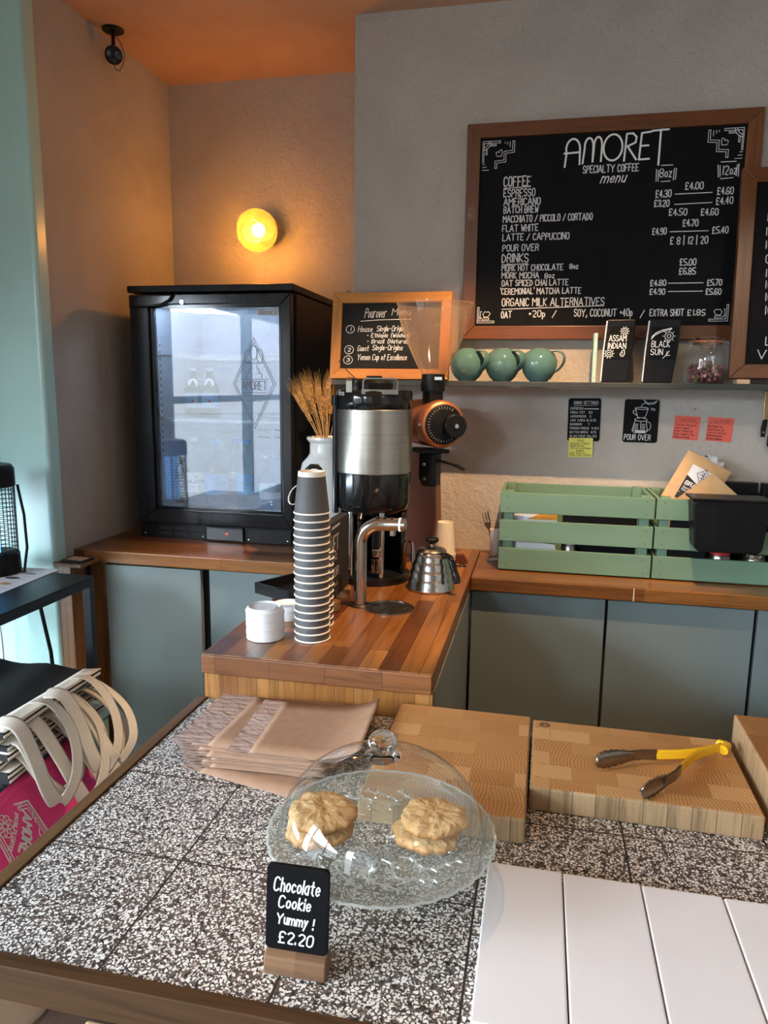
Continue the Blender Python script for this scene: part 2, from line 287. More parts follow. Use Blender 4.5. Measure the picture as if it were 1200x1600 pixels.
# ------------------------------------------------------------------ mesh builder
class MB:
    def __init__(s): s.v = []; s.f = []; s.sm = []; s.M = Matrix.Identity(4)
    def at(s, loc=(0,0,0), rz=0, rx=0, ry=0):
        s.M = Matrix.Translation(loc) @ Matrix.Rotation(rz, 4, 'Z') @ Matrix.Rotation(ry, 4, 'Y') @ Matrix.Rotation(rx, 4, 'X'); return s
    def add(s, vs, fs, smooth=False):
        o = len(s.v); s.v += [tuple(s.M @ Vector(p)) for p in vs]
        for f in fs: s.f.append([i+o for i in f]); s.sm.append(smooth)
        return s
    def box(s, x0, x1, y0, y1, z0, z1):
        return s.add([(x0,y0,z0),(x1,y0,z0),(x1,y1,z0),(x0,y1,z0),(x0,y0,z1),(x1,y0,z1),(x1,y1,z1),(x0,y1,z1)],
                     [(3,2,1,0),(4,5,6,7),(0,1,5,4),(1,2,6,5),(2,3,7,6),(3,0,4,7)])
    def lathe(s, prof, c=(0,0,0), n=32, wob=None, ang=(0, 2*PI)):
        vs = []; fs = []; full = abs(ang[1]-ang[0]-2*PI) < 1e-6; m = n if full else n+1; ix = []
        for (r, z) in prof:
            if r < 1e-6 and full:
                vs.append((c[0], c[1], c[2]+z)); ix.append([len(vs)-1]*m); continue
            ix.append(list(range(len(vs), len(vs)+m)))
            for i in range(m):
                a = ang[0]+(ang[1]-ang[0])*i/n; rr = r*(1 if not wob else wob(a, r, z))
                vs.append((c[0]+rr*math.cos(a), c[1]+rr*math.sin(a), c[2]+z))
        for k in range(len(prof)-1):
            for i in range(n):
                j = (i+1) % m; f = []
                for q in (ix[k][i], ix[k][j], ix[k+1][j], ix[k+1][i]):
                    if q not in f: f.append(q)
                if len(f) > 2: fs.append(tuple(f))
        return s.add(vs, fs, True)
    def tube(s, pts, r, n=10, cap=True, flat=None):
        pts = [Vector(p) for p in pts]; rs = r if isinstance(r, (list, tuple)) else [r]*len(pts)
        vs = []; fs = []; prev = None
        for i, p in enumerate(pts):
            d = (pts[min(i+1, len(pts)-1)]-pts[max(i-1, 0)]).normalized()
            if prev is None: a = d.orthogonal().normalized()
            else: a = (prev-d*prev.dot(d)).normalized()
            prev = a; b = d.cross(a)
            for k in range(n):
                t = 2*PI*k/n; vs.append(p+(a*math.cos(t)+b*math.sin(t))*rs[i])
        for i in range(len(pts)-1):
            for k in range(n):
                j = (k+1) % n; fs.append((i*n+k, i*n+j, (i+1)*n+j, (i+1)*n+k))
        if cap: fs.append(tuple(range(n-1, -1, -1))); fs.append(tuple(range((len(pts)-1)*n, len(pts)*n)))
        return s.add(vs, fs, True)
    def prism(s, poly, z0, z1, plane='XY'):
        n = len(poly)
        mp = {'XY': lambda p, z: (p[0], p[1], z), 'XZ': lambda p, z: (p[0], z, p[1]), 'YZ': lambda p, z: (z, p[0], p[1])}[plane]
        vs = [mp(p, z0) for p in poly]+[mp(p, z1) for p in poly]
        fs = [tuple(range(n))[::-1], tuple(range(n, 2*n))]+[(i, (i+1) % n, (i+1) % n+n, i+n) for i in range(n)]
        return s.add(vs, fs)
    def strap(s, pts, side, wid, th):
        """a flat band following pts; side(i) gives its width direction"""
        pts = [Vector(p) for p in pts]; vs = []; fs = []; m = len(pts)
        for i, p in enumerate(pts):
            d = (pts[min(i+1, m-1)]-pts[max(i-1, 0)]).normalized(); sd = Vector(side(i) if callable(side) else side)
            sd = (sd-d*sd.dot(d)).normalized(); nn = d.cross(sd)
            ww = wid[i] if isinstance(wid, (list, tuple)) else wid
            for q in (sd*ww/2+nn*th/2, -sd*ww/2+nn*th/2, -sd*ww/2-nn*th/2, sd*ww/2-nn*th/2): vs.append(p+q)
        for i in range(m-1):
            for k in range(4):
                j = (k+1) % 4; fs.append((i*4+k, i*4+j, (i+1)*4+j, (i+1)*4+k))
        fs += [(3,2,1,0), ((m-1)*4, (m-1)*4+1, (m-1)*4+2, (m-1)*4+3)]
        return s.add(vs, fs, True)
    def grid(s, fn, nu, nv, smooth=True):
        vs = [fn(i/nu, j/nv) for j in range(nv+1) for i in range(nu+1)]
        fs = [(j*(nu+1)+i, j*(nu+1)+i+1, (j+1)*(nu+1)+i+1, (j+1)*(nu+1)+i) for j in range(nv) for i in range(nu)]
        return s.add(vs, fs, smooth)
    def line(s, pts, w_, y=0.0):
        """chalk stroke in the local xz plane facing -y: a mitred ribbon, split at sharp corners"""
        runs = [[pts[0]]]
        for i in range(1, len(pts)):
            if math.hypot(pts[i][0]-pts[i-1][0], pts[i][1]-pts[i-1][1]) < 1e-7: continue
            runs[-1].append(pts[i])
            if i < len(pts)-1:
                ax, az = pts[i][0]-pts[i-1][0], pts[i][1]-pts[i-1][1]; bx, bz = pts[i+1][0]-pts[i][0], pts[i+1][1]-pts[i][1]
                if ax*bx+az*bz < 0.2*math.hypot(ax, az)*math.hypot(bx, bz): runs.append([pts[i]])
        for r in runs:
            if len(r) < 2: continue
            s.ply = (getattr(s, 'ply', 0)+1) % 12; yy = y-s.ply*0.00004; n = len(r); D = []
            for i in range(n-1):
                dx, dz = r[i+1][0]-r[i][0], r[i+1][1]-r[i][1]; L = math.hypot(dx, dz); D.append((dx/L, dz/L))
            vs = []
            for i in range(n):
                d0 = D[max(i-1, 0)]; d1 = D[min(i, n-2)]; tx, tz = d0[0]+d1[0], d0[1]+d1[1]; L = math.hypot(tx, tz) or 1; tx, tz = tx/L, tz/L
                k = w_/2/max(0.6, tx*d1[0]+tz*d1[1]); e_ = (-w_*0.3 if i == 0 else (w_*0.3 if i == n-1 else 0))
                cx, cz = r[i][0]+tx*e_, r[i][1]+tz*e_
                vs += [(cx-tz*k, yy, cz+tx*k), (cx+tz*k, yy, cz-tx*k)]
            s.add(vs, [(2*i, 2*i+1, 2*i+3, 2*i+2) for i in range(n-1)])
        return s
    def build(s, name, mat, parent=None, bevel=0, seg=2, solid=0, sharp=40, sub=0):
        me = bpy.data.meshes.new(name); me.from_pydata(s.v, [], s.f); me.update()
        me.polygons.foreach_set('use_smooth', s.sm)
        if any(s.sm): me.set_sharp_from_angle(angle=R(sharp))
        me.materials.append(MATS[mat])
        o = bpy.data.objects.new(name, me); COL.objects.link(o)
        if parent is not None: o.parent = parent
        if solid:
            d = o.modifiers.new('solid', 'SOLIDIFY'); d.thickness = solid; d.offset = 0
        if bevel:
            d = o.modifiers.new('bevel', 'BEVEL'); d.width = bevel; d.segments = seg; d.limit_method = 'ANGLE'; d.angle_limit = R(40); d.harden_normals = False
        if sub:
            d = o.modifiers.new('sub', 'SUBSURF'); d.levels = sub; d.render_levels = sub
        return o
def box(*a): return MB().box(*a)
def tag(o, label, cat, group=None):
    o['label'] = label; o['category'] = cat
    if group: o['group'] = group
    return o
def thing(name, label, cat, loc=(0,0,0), rz=0, group=None, rx=0):
    o = bpy.data.objects.new(name, None); COL.objects.link(o); o.empty_display_size = 0.05
    o.location = loc; o.rotation_euler = (rx, 0, rz); return tag(o, label, cat, group)
def struct(name, mb, mat, **k):
    o = mb.build(name, mat, **k); o['kind'] = 'structure'; return o
def dup(root, loc, rz=0, label=None, group=None, rx=0):
    r = root.copy(); COL.objects.link(r); r.location = loc; r.rotation_euler = (rx, 0, rz)
    if label: r['label'] = label
    if group: r['group'] = group
    for ch in list(root.children):
        c = ch.copy(); COL.objects.link(c); c.parent = r
        for g in list(ch.children):
            d = g.copy(); COL.objects.link(d); d.parent = c
    return r
ORD = ['first','second','third','fourth','fifth','sixth','seventh','eighth','ninth','tenth','eleventh','twelfth','thirteenth','fourteenth','fifteenth','sixteenth','seventeenth','eighteenth','nineteenth','twentieth','twenty-first','twenty-second','twenty-third','twenty-fourth']
def arc(cx, cy, r, a0, a1, n=12): return [(cx+r*math.cos(R(a0+(a1-a0)*i/n)), cy+r*math.sin(R(a0+(a1-a0)*i/n))) for i in range(n+1)]
def rrect(x0, x1, y0, y1, r, n=5):
    return arc(x1-r, y0+r, r, -90, 0, n)+arc(x1-r, y1-r, r, 0, 90, n)+arc(x0+r, y1-r, r, 90, 180, n)+arc(x0+r, y0+r, r, 180, 270, n)

# ------------------------------------------------------------------ hand lettering (single strokes)
G = {'A':'02 28 42;14 34','B':'02 08 28 37 36 25 05;25 34 33 22 02','C':'37 28 18 07 03 12 22 33','D':'02 08 18 36 34 12 02','E':'38 08 02 32;05 25','F':'38 08 02;05 25','G':'37 28 18 07 03 12 22 33 35 25','H':'02 08;32 38;05 35','I':'08 02','J':'28 23 12 02 03','K':'02 08;38 05 32','L':'08 02 32','M':'02 08 25 48 42','N':'02 08 32 38','O':'18 07 03 12 22 33 37 28 18','P':'02 08 28 37 36 25 05','Q':'18 07 03 12 22 33 37 28 18;24 42','R':'02 08 28 37 36 25 05;25 32','S':'37 28 18 07 06 15 25 34 33 22 12 03','T':'08 48;28 22','U':'08 03 12 22 33 38','V':'08 22 48','W':'08 12 26 32 48','X':'02 38;08 32','Y':'08 25 48;25 22','Z':'08 38 02 32',
'0':'18 07 03 12 22 33 37 28 18','1':'18 12','2':'07 18 28 37 36 02 32','3':'07 18 28 37 36 25 15;25 34 33 22 12 03','4':'28 04 34;27 22','5':'38 08 05 25 34 33 22 02','6':'37 28 18 07 03 12 22 33 34 25 15 04','7':'08 38 12','8':'18 07 06 15 25 36 37 28 18;15 04 03 12 22 33 34 25','9':'36 25 15 06 07 18 28 37 33 22 12',
'£':'37 28 18 07 12 02;02 32;05 25','/':'02 38','|':'01 09','-':'05 25','+':'05 25;16 14','.':'02 03',',':'13 01',"'":'09 07','(':'29 17 13 21',')':'09 17 13 01','!':'09 05;02 03','#':'12 18;22 28;04 34;06 36','&':'32 07 18 27 04 03 12 34','@':'18 07 03 12 33 37 28 18',
'a':'26 16 05 03 12 23;26 22','b':'08 02 12 23 25 16 05','c':'25 16 05 03 12 23','d':'26 16 05 03 12 22;28 22','e':'04 24 25 16 05 03 12 23','f':'27 18 12;06 26','g':'26 16 05 04 13 23;26 21 10 00','h':'08 02;05 16 25 22','i':'06 02;08 07','j':'16 11 00;18 17','k':'08 02;26 04 22','l':'08 02','m':'06 02;05 16 25 22;25 36 45 42','n':'06 02;05 16 25 22','o':'16 05 03 12 23 25 16','p':'06 00;05 16 25 23 12 03','q':'26 16 05 03 12 23;26 20','r':'06 02;05 16 26','s':'25 16 05 14 23 12 03','t':'18 13 22;06 26','u':'06 03 12 23;26 22','v':'06 12 26','w':'06 12 25 32 46','x':'06 22;26 02','y':'06 13;26 00','z':'06 26 02 22'}
ROUND = set('BCDGJOPQRSU0235689£abcdeghmnopqrsufty()&@')
def strokes(ch):
    out = []
    for st in G.get(ch, '').split(';'):
        p = [(int(q[0]), int(q[1])-2) for q in st.split()]
        if not p: continue
        if ch in ROUND and len(p) > 3:
            closed = p[0] == p[-1]
            for _ in range(2):
                q = [] if closed else [p[0]]
                for a, b in zip(p, p[1:]):
                    q += [(a[0]*.75+b[0]*.25, a[1]*.75+b[1]*.25), (a[0]*.25+b[0]*.75, a[1]*.25+b[1]*.75)]
                q += [q[0]] if closed else [p[-1]]
                p = q
        out.append(p)
    return out
def adv(ch):
    if ch == ' ': return 2.6
    st = strokes(ch)
    return (max(p[0] for s in st for p in s) if st else 2)+1.25
def write(mb, s, x, z, w_, h, sw=0.0022, y=-0.0008, slant=0.0, jit=0.0):
    """write s from (x,z) baseline, total width w_, cap height h, facing -y"""
    tot = sum(adv(c) for c in s)-1.25; k = w_/max(tot, 0.5) if w_ else h/6*0.8; cx = 0
    for c in s:
        dz = random.uniform(-jit, jit)*h
        for st in strokes(c):
            mb.line([(x+(cx+p[0])*k+slant*p[1]*h/6, z+dz+p[1]*h/6) for p in st], sw, y)
        cx += adv(c)
    return mb

# ================================================================== THE SETTING
XL, YB, YM, ZC, T = -1.54, 2.95, 2.53, 2.67, 0.92     # left wall, recess wall, menu wall, ceiling, worktop
struct('floor', box(-2.5, 2.4, -2.7, 3.07, -0.06, 0.0), 'floor_boards')
struct('ceiling', box(-2.5, 2.4, -2.7, 3.07, ZC, ZC+0.08), 'plaster_ceiling')
struct('wall_left', box(XL-0.2, XL, 2.12, YB, 0, ZC), 'plaster')
struct('wall_back', box(XL-0.2, -0.65, YB, YB+0.12, 0, ZC), 'plaster')
struct('wall_menu', box(-0.65, 2.3, YM, YB+0.12, 0, ZC), 'plaster')
struct('wall_right', box(2.3, 2.4, -2.7, YM, 0, ZC), 'plaster_room')
# street front behind the camera: wall with a glazed opening
m = MB()
m.box(-2.4, 2.3, -2.7, -2.6, 2.55, ZC); m.box(-2.4, -1.9, -2.7, -2.6, 0, 2.55); m.box(0.1, 2.3, -2.7, -2.6, 0, 2.55); m.box(-1.9, 0.1, -2.7, -2.6, 0, 0.4)
struct('wall_rear', m, 'plaster_room')
m = MB()
for xx in (-1.9, -0.92, 0.06): m.box(xx, xx+0.04, -2.69, -2.61, 0.4, 2.55)
for zz in (0.4, 1.9, 2.51): m.box(-1.86, 0.06, -2.68, -2.62, zz, zz+0.04)
w2 = struct('window_2', m, 'sage_gloss')
p = box(-1.86, 0.06, -2.653, -2.649, 0.44, 2.51).build('glass_pane', 'glass_window', w2)
# shopfront on the left
m = MB()
m.box(-2.5, -2.4, -2.6, 2.3, 2.10, ZC); m.box(-2.5, -2.4, -2.6, 0.50, 0, 0.5); m.box(-2.5, -2.4, 1.72, 2.3, 0, 0.5); m.box(-2.5, -2.4, 0.34, 0.50, 0.5, 2.10); m.box(-2.5, -2.4, 0.50, 1.72, 1.0, 2.10); m.box(-2.5, -2.4, 1.72, 2.3, 0.5, 2.10); m.box(-2.5, -2.4, -2.6, -2.45, 0.5, 2.10)
struct('wall_shopfront', m, 'plaster_room')
m = MB()
for yy in (-2.45, -1.1, 0.29): m.box(-2.49, -2.41, yy, yy+0.05, 0.5, 2.10)
for zz in (0.5, 1.35, 2.05): m.box(-2.48, -2.42, -2.40, 0.29, zz, zz+0.05)
w1 = struct('window_1', m, 'sage_gloss')
box(-2.453, -2.449, -2.40, 0.29, 0.55, 2.05).build('glass_pane', 'glass_window', w1)
m = MB()
for (y0, y1, z0, z1) in ((0.50, 0.60, 0.0, 1.0), (1.62, 1.72, 0.0, 1.0), (0.60, 1.62, 0.0, 0.10), (0.60, 1.62, 0.93, 1.0)): m.box(-2.48, -2.42, y0, y1, z0, z1)
d1 = struct('added_glazing', m, 'sage_gloss')  # unseen low glazing, added so fill light reaches the left cabinets
box(-2.453, -2.449, 0.60, 1.62, 0.10, 0.93).build('glass_pane', 'glass_window', d1)
m = MB(); m.prism(rrect(-1.72, -1.533, 2.06, 2.125, 0.014), 0, ZC)
struct('pillar', m, 'sage_gloss')
struct('trim_1', box(-2.39, -1.745, 2.13, 2.20, 0, ZC), 'sage_gloss')

# ================================================================== WORKTOP AND CABINETS
wt = thing('worktop', 'thick oiled oak stave worktop running round the bar in a u shape', 'worktop', (0,0,0))
box(XL, -0.677, 2.168, YB, T-0.042, T).build('worktop_section', 'oak_x', wt, bevel=0.004)
box(-0.675, -0.184, 1.3602, YM, T-0.042, T).build('worktop_section', 'oak_y', wt, bevel=0.002)
box(-0.675, -0.184, 1.354, 1.360, T-0.042, T-0.0005).build('front_edge', 'oak_end', wt, bevel=0.003, seg=3)
box(-0.674, -0.652, YM, YB, T-0.042, T).build('worktop_section', 'oak_y', wt)
box(-0.182, 1.6, 2.14, YM, T-0.042, T).build('worktop_section', 'oak_x', wt, bevel=0.004)
box(0.286, 0.2885, 2.1385, 2.14, T-0.041, T-0.002).build('joint_filler', 'paper_cream', wt)

def cabinet(name, label, x0, x1, yf, yb, doors, mat='cabinet_paint', post=None):
    t = thing(name, label, 'cabinet', ((x0+x1)/2, (yf+yb)/2, 0)); ox, oy = (x0+x1)/2, (yf+yb)/2
    box(x0-ox, x1-ox, yf+0.026-oy, yb-oy, 0.05, T-0.043).build('carcass', 'cabinet_inside', t)
    for i, (a, b, dy) in enumerate(doors):
        box(a-ox, b-ox, yf-dy-oy, yf+0.022-dy-oy, 0.07, T-0.048).build('door', mat, t, bevel=0.0015)
    if post:
        for a, b, mt in post: box(a-ox, b-ox, yf-0.004-oy, yf+0.024-oy, 0.0, T-0.043).build('end_post', mt, t, bevel=0.002)
    box(x0-ox, x1-ox, yf+0.06-oy, yf+0.07-oy, 0.0, 0.05).build('plinth', 'cabinet_inside', t)
    return t
cabinet('base_cabinet', 'pale grey green base cabinet with two slab doors under the drinks fridge', -1.49, -0.68, 2.188, 2.9,
        [(-1.426, -1.077, 0.014), (-1.052, -0.69, 0.0)], post=[(-1.49, -1.430, 'oak_dark_z')])
cabinet('base_cabinet', 'dark grey green base cabinet in shadow below the green crates', -0.18, 0.70, 2.160, 2.5,
        [(-0.178, 0.213, 0.0), (0.221, 0.618, 0.0)], post=[(0.628, 0.70, 'cabinet_paint')])
cabinet('base_cabinet', 'grey green base cabinet at the right edge of the picture', 0.72, 1.60, 2.160, 2.5, [(0.722, 1.155, 0.0), (1.162, 1.59, 0.0)])
pc = thing('peninsula_cabinet', 'oak fronted peninsula cabinet carrying the worktop with cups and tap', 'cabinet', (-0.43, 1.75, 0))
box(-0.232, 0.232, -0.36, 0.36, 0.0, T-0.043).build('carcass', 'cabinet_inside', pc)
box(-0.244, 0.246, -0.384, -0.362, 0.0, T-0.043).build('front_panel', 'oak_z', pc)
box(-0.244, -0.234, -0.361, 0.41, 0.0, T-0.043).build('side_panel', 'cabinet_paint', pc)
for a, b in ((-0.355, 0.02), (0.028, 0.30), (0.308, 0.395)):
    box(0.234, 0.246, a, b, 0.06, T-0.05).build('side_door', 'cabinet_paint', pc, bevel=0.0015)
# small oak ledge beside the left end of the worktop
lg = thing('oak_ledge', 'dark oak upright and ledge between green pillar and cabinet', 'panel', (-1.512, 2.11, 0))
box(-0.026, 0.026, -0.04, 0.035, 0.0, 0.884).build('upright', 'oak_dark_z', lg, bevel=0.002)
box(-0.027, 0.075, -0.055, 0.054, 0.885, 0.899).build('ledge_top', 'oak_dark_z', lg, bevel=0.002)
q = thing('card_stand', 'small dark card with a pinkish picture lying on the oak ledge', 'card', (-1.478, 2.10, 0.8992), R(-8))
box(-0.04, 0.04, -0.03, 0.03, 0, 0.006).build('card_board', 'black_satin', q); box(-0.032, 0.032, -0.022, 0.022, 0.0061, 0.0066).build('picture', 'block_wood', q)

# terrazzo counter
ZT = 0.82
tz = thing('terrazzo_counter', 'grey speckled terrazzo tile counter with brown timber edging in the foreground', 'counter', (0,0,0))
box(-0.666, 1.6, 0.649, 1.362, ZT-0.03, ZT).build('tile_top', 'terrazzo', tz)
box(-0.688, -0.667, 0.649, 1.362, ZT-0.042, ZT+0.003).build('timber_edge', 'trim_wood_y', tz, bevel=0.0015)
box(-0.688, 1.6, 0.628, 0.648, ZT-0.042, ZT+0.003).build('timber_edge', 'trim_wood', tz, bevel=0.0015)
box(-0.40, 1.6, 0.98, 1.33, 0.0, ZT-0.031).build('base_panel', 'oak_z', tz)
st = thing('oak_bench', 'pale oak bench top tucked under the terrazzo counter', 'bench', (-0.20, 0.72, 0))
box(-0.48, 0.8, -0.20, 0.2, 0.41, 0.45).build('seat', 'oak_pale', st, bevel=0.004)
for a in (-0.42, 0.72):
    for b in (-0.15, 0.15): box(a-0.02, a+0.02, b-0.02, b+0.02, 0, 0.41).build('leg', 'oak_pale', st)

# shelf on the menu wall
sh = thing('wall_shelf', 'long dark painted shelf on the wall under the big menu board', 'shelf', (0.3, 2.43, 1.485))
box(-0.99, 1.2, -0.085, 0.087, 0, 0.017).build('shelf_board', 'shelf_paint', sh, bevel=0.0015)
for a in (-0.6, 0.3, 1.0): box(a-0.006, a+0.006, 0.0875, 0.1, 0.003, 0.013).build('fixing_pin', 'shelf_paint', sh)

# ================================================================== BOARDS ON THE WALL
def framed_board(name, label, cat, W, H, loc, fw, th, fx, fz, slate, lean=0.0, knots=False):
    t = thing(name, label, cat, loc, rx=-lean)       # local origin: lower left corner of the back, x right, z up, front at y=-th
    box(fw*0.8, W-fw*0.8, -th*0.62, -th*0.2, fw*0.8, H-fw*0.8).build('slate_panel', slate, t)
    for (x0, x1, z0, z1, hz) in ((0, W, H-fw, H, 1), (0, W, 0, fw, 1), (0, fw, 0, H, 0), (W-fw, W, 0, H, 0)):
        if hz:
            inner = [(x0, z1), (x1, z1), (x1-fw, z0), (x0+fw, z0)] if z1 == H else [(x0, z0), (x0+fw, z1), (x1-fw, z1), (x1, z0)]
        else:
            inner = [(x0, z0), (x0, z1), (x1, z1-fw), (x1, z0+fw)] if x0 == 0 else [(x0, z0+fw), (x0, z1-fw), (x1, z1), (x1, z0)]
        MB().prism(inner, -th, 0, 'XZ').build('frame_rail' if hz else 'frame_stile', fx if hz else fz, t, bevel=0.002)
    return t
W1, H1 = 0.877, 0.669
mb_ = framed_board('menu_board', 'largest chalk menu board, oak framed and hung high on the wall', 'menu board', W1, H1, (-0.271, 2.528, 1.640), 0.043, 0.026, 'frame_x', 'frame_z', 'slate')
TX = [('SPECIALTY COFFEE',.365,.160,.166,.021),('COFFEE',.121,.191,.084,.029),('ESPRESSO',.122,.222,.098,.023),('AMERICANO',.123,.248,.115,.021),('BATCH BREW',.124,.272,.109,.020),('MACCHIATO / PICCOLO / CORTADO',.123,.300,.278,.020),('FLAT WHITE',.122,.328,.113,.020),('LATTE / CAPPUCCINO',.124,.356,.209,.020),('POUR OVER',.125,.389,.114,.020),('DRINKS',.124,.424,.084,.026),('MORK HOT CHOCOLATE',.125,.450,.194,.018),('8oz',.340,.447,.026,.014),('MORK MOCHA',.126,.474,.118,.018),('8oz',.263,.475,.030,.015),('OAT SPICED CHAI LATTE',.127,.498,.211,.018),("'CEREMONIAL' MATCHA LATTE",.124,.524,.255,.018),('ORGANIC MILK ALTERNATIVES',.130,.562,.323,.024),('OAT',.129,.599,.033,.020),('+20p',.218,.597,.051,.020),('/',.293,.600,.012,.022),('SOY, COCONUT +40p',.362,.596,.179,.022),('/',.566,.602,.012,.024),('EXTRA SHOT',.595,.596,.101,.020),('£1.85',.707,.595,.052,.017),('8oz',.594,.182,.035,.024),('12oz',.773,.183,.041,.025),
('£4.00',.672,.221,.051,.020),('£4.30',.587,.241,.045,.021),('£4.60',.765,.239,.045,.020),('£3.20',.585,.268,.043,.019),('£4.40',.764,.267,.047,.020),('£4.50',.630,.295,.052,.019),('£4.60',.723,.298,.049,.019),('£4.70',.673,.328,.044,.019),('£4.90',.585,.350,.041,.019),('£5.40',.760,.351,.045,.019),('£ 8 | 12 | 20',.640,.380,.109,.021),('£5.00',.673,.444,.047,.019),('£6.85',.673,.471,.048,.019),('£4.80',.590,.504,.046,.017),('£5.70',.758,.505,.042,.017),('£4.90',.590,.530,.045,.017),('£5.60',.756,.532,.044,.017)]
UL = [(.121,.196,.205,.193),(.125,.431,.208,.429),(.130,.572,.453,.563),(.644,.233,.750,.232),(.644,.263,.752,.261),(.637,.343,.748,.343),(.643,.497,.746,.497),(.645,.522,.746,.522),(.597,.148,.630,.148),(.600,.195,.626,.194),(.768,.146,.811,.146),(.770,.194,.806,.192),(.585,.194,.584,.159),(.591,.194,.590,.162),(.635,.192,.636,.158),(.641,.190,.642,.158),(.764,.189,.760,.154),(.769,.187,.766,.156),(.820,.189,.819,.153),(.814,.187,.815,.156)]
YF = -0.0166
m = MB()
for s_, u, v_, w_, h in TX: write(m, s_, u, H1-v_, w_, h, 0.0029 if h < 0.026 else 0.0036, YF, jit=0.04)
for u0, v0, u1, v1 in UL: m.line([(u0, H1-v0), (u1, H1-v1)], 0.0025, YF)
for u in (.140, .1475, .141, .1485): pass
for (u, v_) in ((.1415, .428), (.146, .428), (.1425, .452), (.147, .452)): m.line([(u, H1-v_), (u+.0015, H1-v_)], 0.0025, YF)
m.build('chalk_lettering', 'chalk', mb_)
m = MB()      # the tall title letters
def pl(u, v_): return (u, H1-v_)
def stroke(uv, sw=0.0055): m.line([pl(*q) for q in uv], sw, YF)
TA, TB = 0.056, 0.136
stroke([(.308,.140),(.312,.10)]+[(.331+.021*math.cos(R(a)), .088-.030*math.sin(R(a))) for a in range(180, -1, -20)]+[(.353,.134)]); stroke([(.305,.100),(.352,.098)])
stroke([(.362,.132),(.366,.09)]+[(.379+.013*math.cos(R(a)), .082-.024*math.sin(R(a))) for a in range(180, -1, -20)]+[(.392,.128)]); stroke([(.392,.128),(.394,.09)]+[(.406+.012*math.cos(R(a)), .082-.026*math.sin(R(a))) for a in range(180, -1, -20)]+[(.417,.128)])
stroke([(.451+.028*math.cos(R(a)), .089+.038*math.sin(R(a))) for a in range(0, 361, 15)])
stroke([(.486,.130),(.490,.052),(.508,.051),(.519,.062),(.517,.078),(.494,.088),(.522,.128)])
stroke([(.562,.049),(.534,.052),(.530,.128),(.560,.127)]); stroke([(.531,.089),(.556,.088)])
stroke([(.565,.047),(.612,.045)]); stroke([(.589,.048),(.588,.146)])
write(m, 'menu', .419, H1-.192, .072, .030, 0.003, YF, 0.35)
m.build('title_lettering', 'chalk_white', mb_)
m = MB()      # deco corners
def deco(ox, oz, sx_, sz_):
    def L(*q): m.line([(ox+sx_*a, oz+sz_*b) for a, b in q], 0.0019, YF)
    L((0,0),(.055,0),(.055,-.006),(.004,-.006),(.004,-.062),(0,-.062),(0,0)); L((.024,-.010),(.042,-.010),(.042,-.014),(.02,-.014)); L((.010,-.022),(.010,-.04),(.014,-.04),(.014,-.02))
    L(*[(.026*math.cos(R(a)), -.026*math.sin(R(a))) for a in range(0, 91, 15)]); L(*[(.019*math.cos(R(a)), -.019*math.sin(R(a))) for a in range(0, 91, 15)])
    L((.094,-.002),(.094,-.03),(.068,-.032),(.068,-.058),(.040,-.060),(.040,-.082),(.046,-.082),(.046,-.066),(.074,-.064),(.074,-.038),(.100,-.036),(.100,-.002),(.094,-.002))
    L((.086,-.004),(.086,-.02)); L((.078,-.004),(.078,-.012)); L((.070,-.004),(.070,-.008))
    L((.044,-.042),(.042,-.036),(.047,-.032),(.052,-.035),(.054,-.028),(.060,-.027),(.062,-.033),(.060,-.046),(.044,-.046))
    for i, ln in enumerate((.008, .013, .021)): L((0,-.068-.009*i),(ln,-.068-.009*i))
deco(.050, H1-.052, 1, 1); deco(.826, H1-.052, -1, 1)
def deco2(ox, oz, sx_):
    def L(*q): m.line([(ox+sx_*a, oz+b) for a, b in q], 0.0019, YF)
    L((0,0),(0,.050),(.005,.050),(.005,.006),(.055,.006),(.055,0),(0,0)); L((.010,.010),(.010,.036),(.014,.036)); L((.020,.010),(.038,.010),(.038,.016),(.020,.016))
    L((.022,.018),(.018,.028),(.024,.036),(.030,.034),(.036,.036),(.042,.030),(.036,.020),(.022,.018)); L(*[(.006+.012*math.cos(R(a)), .006+.012*math.sin(R(a))) for a in range(0, 91, 15)])
deco2(.050, .054, 1); deco2(.826, .056, -1)
m.build('corner_decoration', 'chalk', mb_)
MB().lathe([(0, 0), (0.014, 0.0005)], n=16).at().build('wood_knot', 'walnut', mb_).matrix_local = Matrix.Translation((0.021, -0.0263, 0.40)) @ Matrix.Rotation(PI/2, 4, 'X') @ Matrix.Diagonal((1, 1.7, 1, 1))

W2, H2 = 0.62, 0.61
b2 = framed_board('menu_board', 'smaller oak framed chalk menu leaning on the shelf at the right edge', 'menu board', W2, H2, (0.545, 2.405, 1.5165), 0.042, 0.024, 'frame_x', 'frame_z', 'slate', lean=0.10)
m = MB()
for s_, u, v_, w_, h in [('ICED LATTE',.086,.152,.2,.021),('ICED MOCHA',.082,.193,.2,.022),('ICED TEA',.083,.231,.2,.022),('COLD BREW',.085,.273,.2,.024),('ICED LATTE',.088,.313,.2,.022),('ICED CHAI',.089,.346,.2,.022),('ICED MATCHA',.09,.382,.2,.022),('ICED COCOA',.092,.421,.2,.024)][:0]: pass
for s_, u, v_, w_, h in [('I',.079,.152,.004,.021),('ICED',.078,.193,.062,.022),('ICED',.079,.231,.062,.022),('COLD',.081,.273,.062,.024),('ICED',.085,.313,.062,.022),('ICED',.086,.346,.062,.022),('ICED',.088,.382,.062,.022),('ICED',.090,.421,.062,.024),('Lu',.096,.511,.036,.024),('Van',.076,.551,.062,.026)]:
    write(m, s_, u, H2-v_, w_, h, 0.0026, -0.0155)
m.build('chalk_lettering', 'chalk', b2)
